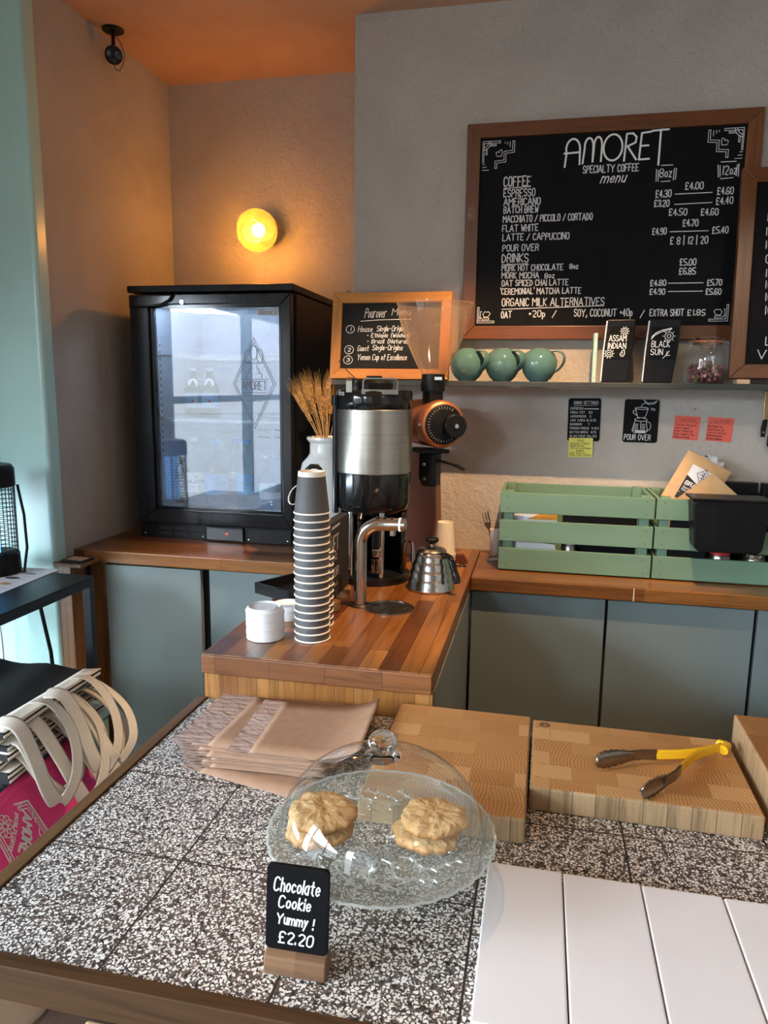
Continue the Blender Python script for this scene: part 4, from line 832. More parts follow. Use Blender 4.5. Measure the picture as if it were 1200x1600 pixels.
def loose(name, label, cat, mb, mat, loc, rz=0, **k):
    o = mb.build(name, mat, None, **k); o.location = loc; o.rotation_euler = (0, 0, rz); return tag(o, label, cat)
CZ = T+.0085
pk = thing('tea_box', 'white packet with orange and yellow swoosh inside the left crate', 'packet', (.000, 2.315, CZ))
box(-.066, .066, -.022, .022, 0, .178).build('packet_body', 'label_white', pk, bevel=.001); MB().prism([(-.03,.150),(.066,.150),(.066,.176),(.02,.172),(-.005,.160)], -.0228, -.0222, 'XZ').build('orange_swoosh', 'orange', pk)
loose('storage_box', 'long black box inside the left crate', 'box', box(-.11, .11, -.03, .03, 0, .20), 'black_satin', (.195, 2.345, CZ), bevel=.002)
loose('storage_box', 'low black carton behind the slats at the left of the right crate', 'box', box(-.05, .05, -.01, .01, 0, .19), 'black_satin', (.445, 2.277, CZ), bevel=.001)
loose('paper_sheet', 'crumpled white paper low inside the left crate', 'paper', MB().prism([(-.07,0),(.07,0),(.05,.078),(-.065,.088)], 0, .02, 'XZ'), 'plastic_clear_white', (.012, 2.268, CZ))
jr2 = thing('small_jar', 'small grey lidded jar low inside the left crate', 'jar', (.108, 2.29, CZ)); MB().lathe([(0,0),(.02,0),(.021,.07),(.017,.078),(0,.078)], n=20).build('jar_body', 'steel_dark', jr2); MB().lathe([(.0185,.0785),(.0185,.088),(0,.088)], n=20).build('lid', 'plastic_clear_white', jr2)
jr3 = thing('small_jar', 'small jar with red lid low inside the right crate', 'jar', (.545, 2.30, CZ)); MB().lathe([(0,0),(.030,0),(.031,.066),(.028,.072),(0,.072)], n=24).build('jar_body', 'steel_dark', jr3); MB().lathe([(.030,.0725),(.030,.084),(0,.084)], n=24).build('lid', 'red', jr3)
jr4 = thing('small_jar', 'small jar with silver lid right of the red lidded jar', 'jar', (.640, 2.30, CZ)); MB().lathe([(0,0),(.030,0),(.031,.062),(.028,.068),(0,.068)], n=24).build('jar_body', 'steel_dark', jr4); MB().lathe([(.030,.0685),(.030,.078),(0,.078)], n=24).build('lid', 'steel', jr4)
loose('storage_box', 'black box standing behind the kraft bag in the right crate', 'box', box(-.052, .052, -.018, .018, 0, .272), 'black_satin', (.622, 2.465, CZ), bevel=.002)
loose('storage_box', 'black box at the right picture edge inside the right crate', 'box', box(-.05, .05, -.018, .018, 0, .272), 'black_satin', (.735, 2.452, CZ), bevel=.002)
# kraft coffee bags
def coffee_bag(label, loc, ry, W, H, D, lab):
    t = thing('coffee_bag', label, 'coffee bag', loc); t.rotation_euler = (R(-6), ry, 0)
    def fn(side):
        def f(u, v):
            x_ = (u-.5)*W; z_ = v*H; k = math.sin(PI*u)**.6*(1-v)**.5
            return (x_, side*(D*k*.5+.0015)+.003*math.sin(9*u+5*v)*k, z_)
        return f
    m = MB(); m.grid(fn(-1), 16, 18); m.grid(fn(1), 16, 18); m.build('bag_body', 'kraft_bag', t)
    if lab:
        m = MB(); y = lambda z_: -(D*.5*(1-z_/H)**.5+.0035)
        def P(u, v): x_ = (u-.5)*W; return (x_, -(D*math.sin(PI*u)**.6*(1-v)**.5*.5+.004), v*H)
        m.grid(lambda u, v: P(.22+.60*u, .28+.56*v), 8, 8); lb = m.build('white_label', 'label_white', t)
        m = MB(); m.grid(lambda u, v: tuple(a+b for a, b in zip(P(.22+.60*u, .28+.30*v), (0, -.0012, 0))), 8, 8)
        o_ = len(m.v); m.add([tuple(a+b for a, b in zip(P(*q), (0, -.0012, 0))) for q in ((.22,.58),(.82,.58),(.82,.64),(.52,.585),(.22,.66))], [(0,1,2,3),(0,3,4)]); m.build('black_label_field', 'ink', lb)
        tmp = MB(); L_ = lambda *q: tmp.line(q, .0016, 0)
        cx, cz = (.52-.5)*W, .74*H
        L_((cx, cz+.024), (cx+.020, cz), (cx, cz-.024), (cx-.020, cz), (cx, cz+.024)); L_((cx-.012,cz+.002),(cx+.012,cz+.002)); L_((cx-.008,cz+.010),(cx+.008,cz+.008)); L_((cx-.008,cz-.008),(cx+.008,cz-.007)); L_((cx,cz+.02),(cx,cz-.018)); L_((cx-.006,cz+.004),(cx+.006,cz-.006))
        m = MB(); m.v = [(p[0], P(p[0]/W+.5, max(.01, p[2]/H))[1]-.0018, p[2]) for p in tmp.v]; m.f = tmp.f; m.sm = tmp.sm; m.build('label_logo', 'ink', lb)
        tmp = MB(); write(tmp, 'BRAZIL', -.034, .52*H, .06, .012, .0028, 0); write(tmp, 'Santa Lucia', -.034, .46*H, .05, .006, .0012, 0); write(tmp, 'Natural', -.034, .42*H, .04, .006, .0012, 0); tmp.line([(-.04, .38*H), (.045, .38*H)], .001, 0); tmp.line([(-.005, .38*H), (-.005, .29*H)], .001, 0)
        m = MB(); m.v = [(p[0], P(p[0]/W+.5, max(.01, p[2]/H))[1]-.0026, p[2]) for p in tmp.v]; m.f = tmp.f; m.sm = tmp.sm; m.build('label_lettering', 'label_white', lb)
    return t
coffee_bag('kraft coffee bag with black and white label leaning in the right crate', (.428, 2.40, T+.165), R(27), .145, .205, .05, True)
def tri(u, v): 
    x_ = -.115+.23*u; z_ = .07+v*(.235-.85*abs(x_-.015)); return (x_, -.02*math.sin(PI*u)*(1-v)-.003*math.sin(11*u+6*v), z_)
kb = thing('coffee_bag', 'plain kraft bag folded to a point in front of the labelled coffee bag', 'coffee bag', (.500, 2.335, T+.012))
m = MB(); m.grid(lambda u, v: tri(u, v), 16, 14); m.grid(lambda u, v: (tri(u, v)[0], .012+.02*math.sin(PI*u)*(1-v), tri(u, v)[2]), 16, 14); m.build('bag_body', 'kraft_bag', kb)
wp = MB()
def crump(u, v): a, b = 2*PI*u, PI*(v-.5); r = 1+.16*math.sin(5*a+7*b)+.12*math.sin(9*a-4*b); return (.046*r*math.cos(b)*math.cos(a), .02*r*math.cos(b)*math.sin(a), .036*r*math.sin(b))
wp.grid(crump, 22, 12); loose('paper_bag', 'crumpled white paper bag poking out behind the kraft bags', 'bag', wp, 'plastic_clear_white', (.522, 2.462, 1.238))
bn = thing('hanging_bin', 'black plastic bin hooked over the front of the right crate', 'bin', (.535, 2.225, 1.03))
m = MB(); f0 = rrect(-.103, .103, .0, .147, .018); pt = [(p[0]*(0.86+.14*p[1]/.147), p[1]) for p in f0]
m.prism(pt, -.055, .0225, 'XZ'); m.build('bin_body', 'black_satin', bn, bevel=.004, seg=3)
MB().box(-.106, .106, -.060, .048, .1465, .1535).build('bin_rim', 'black_satin', bn, bevel=.002)
MB().box(-.05, .05, .0425, .0465, .118, .147).build('hook_tab', 'black_satin', bn)

# ================================================================== ON THE WORKTOP
def cup_proto(label, loc, grey=True):
    t = thing('paper_cup', label, 'cup', loc, 0, 'paper cups nested upside down')
    wall = 'cup_grey' if grey else 'paper_cream'; k = 1 if grey else .88
    H = .092*k if grey else .104; rb, rt = .0386*k, .0288*k
    MB().lathe([(rb-.0015, .004), (rb, .003), (rt+.0015, H-.0115), (rt+.0015, H-.0105)], n=36).build('cup_wall', wall, t)
    MB().lathe([(rb+.0018*math.cos(R(a)), .0022+.0020*math.sin(R(a))) for a in range(0, 361, 45)], n=36).build('rim', 'paper_white', t)
    MB().lathe([(rt+.0012, H-.0108), (rt+.0003, H), (rt-.0012, H), (rt-.0014, H-.006), (0, H-.006)], n=36).build('base_band', 'paper_cream' if grey else wall, t)
    return t
def place_stack(x, y, n, pitch, text, proto=None, grey=True, wob=.0008):
    for i in range(n):
        k = n-1-i
        lab = ('top ' if k == 0 else ORD[k]+' ')+('grey' if grey else 'cream')+' paper cup '+('' if k == 0 else 'from the top ')+'of the '+text
        loc = (x+random.uniform(-wob, wob), y+random.uniform(-wob, wob), T+.0003+pitch*i)
        if proto is None: proto = cup_proto(lab, loc, grey)
        else: dup(proto, loc, 0, lab)
    return proto
pc_ = place_stack(-.4785, 1.506, 18, .0168, 'tall front stack')
place_stack(-.4985, 1.606, 12, .0160, 'shorter stack behind it', pc_)
place_stack(-.281, 2.283, 6, .0068, 'cream stack behind the kettle', None, False)

def lid(label, loc):
    t = thing('cup_lid', label, 'lid', loc, random.uniform(0, 6), 'white cup lids stacked on the worktop')
    MB().lathe([(.0405, .0), (.0425, .0015), (.0425, .0055), (.0400, .0075), (.0385, .0115), (.0365, .0135), (.0345, .0125), (.033, .0095), (0, .009)], n=40).build('lid_shell', 'plastic_white', t)
    box(-.006, .006, .026, .029, .0088, .0098).build('sip_hole', 'cup_grey', t); return t
l0 = None
for i in range(13):
    loc = (-.583+random.uniform(-.001, .001), 1.489+random.uniform(-.001, .001), T+.0003+.0050*i)
    lab = ('top' if i == 12 else ORD[12-i])+' white lid '+('' if i == 12 else 'from the top ')+'of the tall lid stack'
    if l0 is None: l0 = lid(lab, loc)
    else: dup(l0, loc, random.uniform(0, 6), lab)
for i in range(5):
    dup(l0, (-.582+random.uniform(-.001, .001), 1.640+random.uniform(-.001, .001), T+.0003+.0052*i), 1+i, ('top' if i == 4 else ORD[4-i])+' white lid '+('' if i == 4 else 'from the top ')+'of the short lid stack behind')

# boiling water tap with drip plate
tp = thing('water_tap', 'brushed steel swan neck hot water tap on the worktop', 'tap', (-.434, 1.775, T))
pts = [(0, 0, .004), (0, 0, .165)]+[(.052-.052*math.cos(R(a)), 0, .165+.052*math.sin(R(a))) for a in range(8, 91, 8)]+[(.105, 0, .2185)]
MB().tube(pts, .0165, 20).build('spout_pipe', 'steel', tp)
MB().lathe([(0, .0012), (.026, .0012), (.027, .003), (.019, .006)], n=28).build('base_flange', 'steel_dark', tp)
m = MB(); m.at((.100, 0, .2185), 0, 0, PI/2).lathe([(.0168, 0), (.0175, .001), (.0175, .0035), (.0168, .0045)], n=24); m.build('light_ring', 'tap_ring', tp)
m = MB(); m.at((.1045, 0, .2185), 0, 0, PI/2).lathe([(.0165, 0), (.0165, .010), (.014, .012), (0, .012)], n=24); m.build('end_cap', 'steel', tp)
MB().lathe([(0, .190), (.008, .190), (.0085, .206)], (.083, 0, 0), n=18).build('nozzle_tip', 'steel', tp)
for i in range(3): MB().lathe([(0, .0024), (.005, .0018), (.0055, 0)], (.045+.018*i, 0, .2345), n=16).build('touch_button', 'black_satin', tp)
dp = thing('drip_plate', 'round steel drip plate with slotted rings beside the tap', 'drip plate', (-.356, 1.770, T))
R_ = .064
m = MB(); poly = arc(0, 0, R_, -110, 110, 28)+[(-.045, .042), (-.06, .022), (-.085, .018)]+arc(-.085, 0, .018, 90, 270, 8)[1:-1]+[(-.085, -.018), (-.06, -.022), (-.045, -.042)]
poly = [(p[0]*1.0, p[1]) for p in poly]; m.prism(poly, .0002, .0012, 'XY'); m.build('plate', 'steel_dark', dp)
m = MB(); m.lathe([(.0605, .0012), (.0605, .003), (.064, .003), (.064, .0012)], n=48); m.build('raised_edge', 'steel', dp)
m = MB(); m.lathe([(0, .0014), (.050, .0014)], n=40); m.build('grate_recess', 'cabinet_inside', dp)
m = MB()
for r0 in (.006, .016, .026, .036, .047):
    m.lathe([(max(0, r0-.0028), .0016), (max(0,r0-.0028), .0026), (r0+.0022, .0026), (r0+.0022, .0016)], n=40)
for k in range(3): m.at((0, 0, 0), k*2*PI/3+.4).box(.004, .050, -.003, .003, .0016, .0024)
m.build('grate_ring', 'steel_dark', dp)

# coffee urn
un = thing('coffee_urn', 'tall black and steel coffee urn in the middle of the bar', 'urn', (-.468, 2.065, T))
r = .108
MB().lathe([(0, .0), (.112, 0), (.112, .018), (.100, .026), (0, .026)], n=48).build('base', 'black_gloss', un)
m = MB(); m.lathe([(.098, .026), (.098, .205)], n=40, ang=(R(-20), R(235))); m.build('rear_shell', 'black_gloss', un, solid=.006)
m = MB()
for a in (-62, -118): m.tube([(.096*math.cos(R(a)), .096*math.sin(R(a)), .024), (.096*math.cos(R(a)), .096*math.sin(R(a)), .21)], .0085, 10)
m.build('front_post', 'chrome', un)
MB().lathe([(0, .198), (.088, .198), (.105, .215), (.108, .235), (.1085, .318)], n=56).build('lower_shell', 'black_gloss', un)
MB().lathe([(.1085, .318), (.1105, .320), (.1105, .496), (.1085, .498)], n=64).build('steel_drum', 'steel_brushed', un)
MB().lathe([(.1085, .498), (.110, .500), (.110, .545), (.106, .551), (.060, .552), (0, .552)], n=56).build('upper_shell', 'black_gloss', un)
MB().lathe([(.052, .552), (.054, .570), (.046, .578), (0, .579)], n=32).build('lid', 'black_satin', un)
MB().lathe([(.022, .579), (.023, .590), (0, .591)], n=24).build('lid_knob', 'black_satin', un)
for nm, (cx, cy, rz_) in (('near', (.036, -.086, R(12))), ('far', (-.055, -.06, R(100)))):
    m = MB(); m.at((cx, cy, .552), rz_).strap([(-.047, 0, -.008), (-.047, 0, .022), (-.040, 0, .030), (.040, 0, .030), (.047, 0, .022), (.047, 0, -.008)], (0, 1, 0), .016, .004)
    m.build('carry_handle', 'steel', un)
MB().at((.036, -.090, .5515), R(12)).box(-.05, .05, -.012, .012, -.012, .001).build('handle_plate', 'steel', un)
m = MB(); m.at((-.012, -.1125, .0)).tube([(0, 0, .10), (0, 0, .19)], .007, 10); m.tube([(0, 0, .19), (.0, .02, .21)], .009, 10); m.build('tap_stem', 'black_gloss', un)
m = MB(); m.at((.032, -.096, .0)).box(-.011, .011, -.008, .008, .11, .20); m.build('tap_lever', 'black_gloss', un, bevel=.003)
m = MB(); m.at((.032, -.096, .0)).box(-.010, .010, -.008, .008, .085, .108); m.box(-.012, -.001, -.008, .008, .040, .080); m.box(.001, .010, -.008, .008, .040, .080); m.build('tap_body', 'chrome', un, bevel=.002)
m = MB(); m.tube([(-.098, -.058, .20), (-.098, -.058, .520)], .009, 10); m.build('gauge_tube', 'black_gloss', un); m = MB(); m.tube([(-.098, -.058, .505), (-.098, -.058, .535)], .012, 12); m.build('gauge_cap', 'black_satin', un)
m = MB(); tmp = MB(); write(tmp, 'FETCO', -.016, 0, .026, .008, .0014, 0); m.v = [(.1112*math.sin(p[0]/.111-.72), -.1112*math.cos(p[0]/.111-.72), .536+p[2]) for p in tmp.v]; m.f = tmp.f; m.sm = tmp.sm; m.build('badge_lettering', 'chalk_white', un)
MB().tube([(-.02, -.03, .552), (-.035, -.05, .575), (-.06, -.065, .60), (-.085, -.075, .63)], .0012, 6).build('probe_wire', 'black_satin', un)

# black carton with white print, wooden rest below it
ct = thing('black_carton', 'black box with white lettering between paper cups and urn', 'box', (-.535, 1.785, T))
box(.019, .045, -.085, .088, .028, .225).build('carton_body', 'black_matte', ct, bevel=.001)
m = MB(); write(m, 'JET', -.080, .150, .060, .040, .005, 0); m.line([(-.080,.212),(-.010,.214)], .006, 0); write(m, 'LINE', -.080, .128, .045, .013, .002, 0); write(m, 'NOIR', -.080, .085, .06, .022, .003, 0); write(m, 'roast', -.07, .060, .04, .008, .0015, 0)
m.v = [(.0458, p[0], p[2]) for p in m.v]; m.build('side_lettering', 'chalk_grey', ct)
for yy in (-.07, .05): box(.018, .062, yy-.014, yy+.014, .0003, .0275).build('wooden_rest', 'oak_dark_z', ct, bevel=.002)

ty = thing('black_tray', 'shallow black plastic tray tucked behind the paper cups', 'tray', (-.625, 1.865, T), R(-28))
m = MB(); m.box(-.07, .05, -.09, .09, .0005, .004); m.prism([(-.07,-.09),(.05,-.09),(.05,.09),(-.07,.09)], .0045, .005, 'XY')
for (x0, x1, y0, y1) in ((-.078, -.071, -.098, .098), (.051, .058, -.098, .098), (-.0705, .0505, -.098, -.091), (-.0705, .0505, .091, .098)): m.box(x0, x1, y0, y1, .0005, .030)
m.build('tray_body', 'black_satin', ty, bevel=.001)

# stoneware vase of wheat
vs = thing('wheat_vase', 'white ceramic jar between the fridge and the urn', 'vase', (-.660, 2.235, T))
MB().lathe([(0, .001), (.066, .0), (.078, .012), (.084, .06), (.084, .29), (.078, .318), (.060, .338), (.053, .350), (.053, .383), (.058, .388), (.063, .394), (.062, .401), (.055, .402), (.050, .392), (.048, .34)], n=48).build('jar_body', 'white_glaze', vs)
wh = None
def stalk(label, ax, ay, L_):
    t = thing('wheat_stalk', label, 'wheat', (-.660, 2.235, T+.34), 0, 'dried wheat stalks in the white vase')
    bx, by = ax*.25, ay*.25
    pts = [(bx*.15, by*.15, 0)]+[(ax*(k/6)**1.15*1.0+bx*.1, ay*(k/6)**1.15+by*.1, L_*k/6) for k in range(1, 7)]
    MB().tube(pts, .0011, 5).build('stem', 'wheat', t)
    tip = Vector(pts[-1]); d = (tip-Vector(pts[-2])).normalized(); a = d.orthogonal().normalized(); b = d.cross(a)
    m = MB()
    for k in range(7):
        for j in range(3):
            th = 2*PI*j/3+k*1.05; o_ = (a*math.cos(th)+b*math.sin(th)); c = tip+d*(.0085*k-.01)+o_*.003
            m.M = Matrix.Translation(c) @ (d+o_*.45).normalized().to_track_quat('Z', 'Y').to_matrix().to_4x4()
            m.lathe([(0, -.005), (.0026, -.001), (.0022, .004), (0, .0085)], n=5)
    m.M = Matrix.Identity(4)
    for k in range(9):
        th = k*2.4; o_ = (a*math.cos(th)+b*math.sin(th)); m.tube([tip+d*(.012+.004*k), tip+d*(.07+.004*k)+o_*(.012)], [.0005, .0002], 3, False)
    m.build('ear', 'wheat', t); return t
for i in range(26):
    ang = random.uniform(0, 1.0)**.8 if i > 3 else 1.0-.2*i
    ax = -.092*ang+random.uniform(-.012, .03)+.02; ay = random.uniform(-.06, .05); L_ = .135+random.uniform(-.035, .035)+.02*(1-ang)
    stalk(['dried wheat stalk in the bunch leaning out of the white vase','outermost dried wheat stalk leaning left out of the vase'][i == 0], ax-.02*(i == 0), ay, L_)

# copper grinder
gr = thing('coffee_grinder', 'copper coffee grinder with clear funnel hopper behind the urn', 'grinder', (-.363, 2.30, T))
ax_ = Vector((.50, -.866, 0)).normalized(); Q = ax_.to_track_quat('Z', 'Y').to_matrix().to_4x4()
m = MB(); m.prism([(-.058, .0), (.050, .0), (.034, .36), (-.060, .36)], .045, .175, 'XZ'); m.build('column', 'copper_dark', gr, bevel=.006)
MB().box(-.085, .042, -.02, .19, .0005, .014).build('foot_plate', 'copper_dark', gr, bevel=.004)
hc = Vector((.083, -.130, .452))      # centre of the dial face
m = MB(); m.M = Matrix.Translation(hc) @ Q
m.lathe([(0, -.262), (.062, -.258), (.069, -.245), (.072, -.19), (.072, -.075), (.067, -.058), (.069, -.052), (.072, -.030), (.071, -.012), (.067, -.004), (.060, 0), (0, 0)], n=56); m.build('burr_housing', 'copper', gr)
m = MB(); m.M = Matrix.Translation(hc) @ Q; m.lathe([(.059, .0004), (.059, .004), (.056, .006), (0, .006)], n=48); dl = m.build('dial', 'black_satin', gr)
m = MB(); m.M = Matrix.Translation(hc) @ Q
for k in range(25):
    a = R(60+10*k); m.add([((.046)*math.cos(a)-.0006*math.sin(a), .046*math.sin(a)+.0006*math.cos(a), .0064), (.054*math.cos(a)-.0006*math.sin(a), .054*math.sin(a)+.0006*math.cos(a), .0064), (.054*math.cos(a)+.0006*math.sin(a), .054*math.sin(a)-.0006*math.cos(a), .0064), (.046*math.cos(a)+.0006*math.sin(a), .046*math.sin(a)-.0006*math.cos(a), .0064)], [(3,2,1,0)])
m.build('scale_marks', 'chalk_grey', dl)
side = Vector((ax_.y, -ax_.x, 0)); side = -side      # pointing right as seen
kn = hc+ax_*.006+side*.030+Vector((0, 0, -.004))
m = MB(); m.M = Matrix.Translation(kn) @ Q; m.lathe([(.035, .0005), (.035, .016), (.032, .019), (0, .019)], n=36); m.build('adjusting_knob', 'black_satin', gr)
m = MB(); m.M = Matrix.Translation(kn) @ Q; m.lathe([(.008, .0192), (.008, .022), (.006, .025), (0, .025)], n=16); m.build('knob_screw', 'steel', gr)
m = MB(); m.M = Matrix.Translation(hc-side*.074+ax_*(-.012)) @ Q; m.lathe([(.005, .0), (.005, .006), (0, .006)], n=12); m.build('side_screw', 'steel_dark', gr)
nc = hc-ax_*.060-Vector((.012, 0, 0))
MB().lathe([(.031, .062), (.031, .096), (.036, .097), (.037, .126), (.035, .128), (.035, .146), (.033, .148), (0, .148)], tuple(nc), n=36).build('throat_collar', 'black_satin', gr)
m = MB(); m.at(tuple(nc+Vector((.010, -.037, .130)))).box(0, .022, -.002, .004, 0, .009); m.build('shutter_slide', 'steel', gr)
hp = [(.033, .146), (.038, .152), (.055, .184), (.078, .232), (.096, .277), (.107, .316), (.112, .350), (.1145, .351), (.1145, .354), (.111, .354)]
MB().lathe(hp, tuple(nc), n=64).build('hopper', 'hopper_plastic', gr)
m = MB(); c0 = nc+Vector((.0, 0, -.145))
m.at((c0.x, c0.y, c0.z), math.atan2(ax_.y, ax_.x)+PI/2).box(-.044, .044, -.040, .052, .056, .068); m.build('outlet_plate', 'black_satin', gr, bevel=.002)
m = MB(); m.at((c0.x, c0.y, c0.z), R(-10)).prism([(-.030, .055), (.026, .055), (.026, -.045), (-.018, -.045), (-.030, -.02)], -.030, .02, 'XZ'); m.build('bag_clamp', 'black_satin', gr, bevel=.003)
m = MB(); m.at((c0.x, c0.y, c0.z)).tube([(.024, -.01, .034), (.06, -.02, .026), (.085, -.024, .020), (.105, -.028, .010)], [.0045, .004, .006, .005], 8); m.build('lever', 'black_satin', gr)
m = MB()
for zz in (.022, -.022): m.at((c0.x-.016, c0.y-.036, c0.z+zz), R(-10), PI/2).lathe([(0, .004), (.006, .003), (.006, 0)], n=12)
m.build('clamp_screw', 'steel', gr)

# gooseneck kettle
kt = thing('gooseneck_kettle', 'steel gooseneck pour over kettle at the worktop corner', 'kettle', (-.280, 1.987, T), R(-18))
MB().lathe([(0, .0), (.066, 0), (.068, .003), (.068, .007), (.0645, .012), (.0640, .024), (.0600, .033), (.0585, .036), (.0588, .050), (.0540, .058), (.0525, .061), (.0525, .073), (.0475, .081), (.0462, .084), (.0455, .094), (.0430, .100), (.0405, .103), (.0405, .106)], n=56).build('kettle_body', 'steel', kt)
MB().lathe([(.0415, .1062), (.0420, .110), (.034, .117), (.018, .121), (.005, .122), (.005, .129)], n=40).build('lid', 'steel', kt)
MB().lathe([(.006, .128), (.018, .136), (.0195, .142), (.014, .147), (0, .148)], n=28).build('lid_knob', 'black_satin', kt)
MB().tube([(.038, -.004, .098), (.052, -.012, .103), (.064, -.018, .100), (.074, -.022, .086), (.082, -.026, .066), (.090, -.030, .048), (.094, -.031, .034)], [.008, .0085, .009, .0105, .0095, .0115, .009], 14).build('handle', 'black_gloss', kt)
MB().tube([(.030, -.020, .092), (.044, -.020, .100)], .006, 8).build('handle_bracket', 'steel_dark', kt)
MB().tube([(-.045, .02, .030), (-.070, .036, .036), (-.083, .044, .065), (-.082, .044, .095), (-.088, .048, .112), (-.102, .056, .114)], [.009, .0075, .006, .005, .0045, .004], 12).build('spout', 'steel', kt)

# small things by the wall
bt = thing('tamper', 'small brown wedge on a steel disc beside the cream cups', 'tool', (-.222, 2.262, T))
MB().lathe([(0, .0003), (.016, .0003), (.017, .003), (.010, .005), (.006, .012)], n=24).build('steel_base', 'steel', bt)
m = MB(); m.prism([(-.022, .012), (.014, .010), (.020, .018), (.004, .042), (-.018, .040)], -.010, .010, 'XZ'); m.build('wedge', 'brown_leather', bt, bevel=.002)
fc = thing('paper_cup', 'small white cup holding a fork beside the left crate', 'cup', (-.131, 2.455, T))
MB().lathe([(0, .001), (.014, 0), (.0195, .086), (.0205, .087), (.0205, .089), (.019, .089), (.0135, .004), (0, .004)], n=28).build('cup_body', 'paper_white', fc)
fk = thing('fork', 'steel fork standing in the small white cup', 'fork', (-.131, 2.455, T+.005)); fk.rotation_euler = (R(6), R(-14), 0)
MB().box(-.0025, .0025, -.0008, .0008, 0.002, .090).build('fork_handle', 'steel_dark', fk)
MB().prism([(-.003, .088), (.003, .088), (.011, .104), (.011, .114), (-.011, .114), (-.011, .104)], -.0008, .0008, 'XZ').build('fork_head', 'steel_dark', fk)
for k in range(3): MB().box(-.011+.0092*k, -.0075+.0092*k, -.0008, .0008, .1141, .150).build('tine', 'steel_dark', fk)
loose('napkin', 'white napkin corner lying by the left crate', 'napkin', MB().prism([(-.02, -.02), (.012, -.01), (.02, .03), (-.01, .02)], 0, .002, 'XY'), 'plastic_white', (-.128, 2.385, T+.0004))
lo = thing('soap_pump', 'white bottle with black pump head behind the top paper cup', 'bottle', (-.566, 1.792, T))
MB().lathe([(0, .001), (.021, 0), (.022, .006), (.022, .23), (.018, .258), (.010, .268), (.010, .292)], n=28).build('bottle_body', 'plastic_white', lo)
MB().tube([(0, 0, .292), (0, 0, .345)], .006, 10).build('pump_stem', 'plastic_white', lo)
m = MB(); m.tube([(-.012, -.004, .330), (-.013, -.005, .348), (-.004, -.002, .356), (.012, .002, .356), (.018, .004, .348), (.019, .004, .328)], .0065, 10); m.build('pump_head', 'black_satin', lo)
jg = thing('plastic_jug', 'white plastic jug with loop handle hidden behind the paper cups', 'jug', (-.546, 1.72, T))
MB().lathe([(0, .001), (.022, 0), (.024, .008), (.026, .32), (.0275, .322), (.0255, .322), (.022, .012), (0, .008)], n=28).build('jug_body', 'plastic_clear_white', jg)
MB().strap([(-.026, -.003, .318), (-.040, -.006, .316), (-.055, -.010, .298), (-.060, -.012, .274), (-.048, -.010, .264), (-.026, -.004, .278)], (0, 1, .1), .010, .003).build('handle', 'plastic_clear_white', jg, sub=1)

# ================================================================== ON THE TERRAZZO COUNTER
def cutting_board(label, loc, w_, d_, h, mat, side, rz=0):
    t = thing('cutting_board', label, 'cutting board', loc, rz, 'end grain cutting boards on the counter')
    MB().box(-w_/2, w_/2, -d_/2, d_/2, .0005, h).build('board_block', side, t, bevel=.003)
    MB().box(-w_/2+.003, w_/2-.003, -d_/2+.003, d_/2-.003, h-.001, h+.0004).build('top_grain', mat, t)
    return t
cutting_board('left end grain cutting board behind the glass dome', (-.118, 1.172, ZT), .253, .350, .040, 'board_end', 'board_side', R(-.5))
cbm = cutting_board('middle end grain cutting board with yellow tongs on it', (.184, 1.210, ZT), .343, .246, .040, 'board_end', 'board_side', R(-.7))
m = MB()
for r_ in (.003, .006, .0085): m.lathe([(r_, .0408), (r_+.0012, .0408)], (-.150, .103, 0), n=24)
m.build('branded_mark', 'ink', cbm)
cutting_board('thicker darker end grain cutting board at the right edge', (.560, 1.180, ZT), .385, .340, .082, 'board_end_dark', 'board_side', R(-.5))

# tongs
tg = thing('tongs', 'steel tongs with yellow grips lying open on the middle board', 'tongs', (0, 0, ZT+.041))
hinge = Vector((.335, 1.272, .014))
for k, (tip, lift) in enumerate(((Vector((.113, 1.166, .018)), 1), (Vector((.182, 1.080, .016)), -1))):
    d = tip-hinge; L_ = d.length; d.normalize(); sd = Vector((0, 0, 1)); nn = d.cross(sd).normalized()*(1 if k == 0 else -1)
    bow = lambda t: nn*(.012*math.sin(PI*min(1, t*1.6)))*(-1)
    P = lambda t: hinge+d*L_*t+bow(t)
    MB().strap([P(i/12*.56) for i in range(13)], sd, .0205, .0050).build('grip', 'yellow_grip', tg, sub=1)
    MB().strap([P(.54+i/10*.22) for i in range(11)], sd, [.017]*11, .0035).build('steel_arm', 'steel_dark', tg)
    m = MB(); n_ = 26; vs = []; fs = []
    for i in range(n_+1):
        t = i/n_; c = P(.70+.30*t); wv = .0080+.0075*math.sin(PI*min(1, .72*t))**1.2 if t < .8 else (.0080+.0075*math.sin(PI*.72*t)**1.2)*math.sqrt(max(.08, 1-((t-.8)/.205)**2)); sc_ = .0011*math.cos(i*PI*.5) if .25 < t < .97 else 0
        for j in range(7):
            q = j/6*2-1; e_ = wv*q+(sc_*(1 if abs(q) == 1 else 0))*(1 if q > 0 else -1)
            vs.append(c+sd*e_+nn*(.0055*(1-q*q)*min(1, .35+t)+.004*t*t)*(-1))
    for i in range(n_):
        for j in range(6): fs.append((i*7+j, i*7+j+1, (i+1)*7+j+1, (i+1)*7+j))
    m.add(vs, fs, True); m.build('scalloped_head', 'steel_dark', tg, solid=.0014)
MB().tube([hinge+Vector((-.004, .012, -.002)), hinge+Vector((.006, .002, 0)), hinge+Vector((-.002, -.010, -.002))], .009, 10).build('spring_hinge', 'yellow_grip', tg)

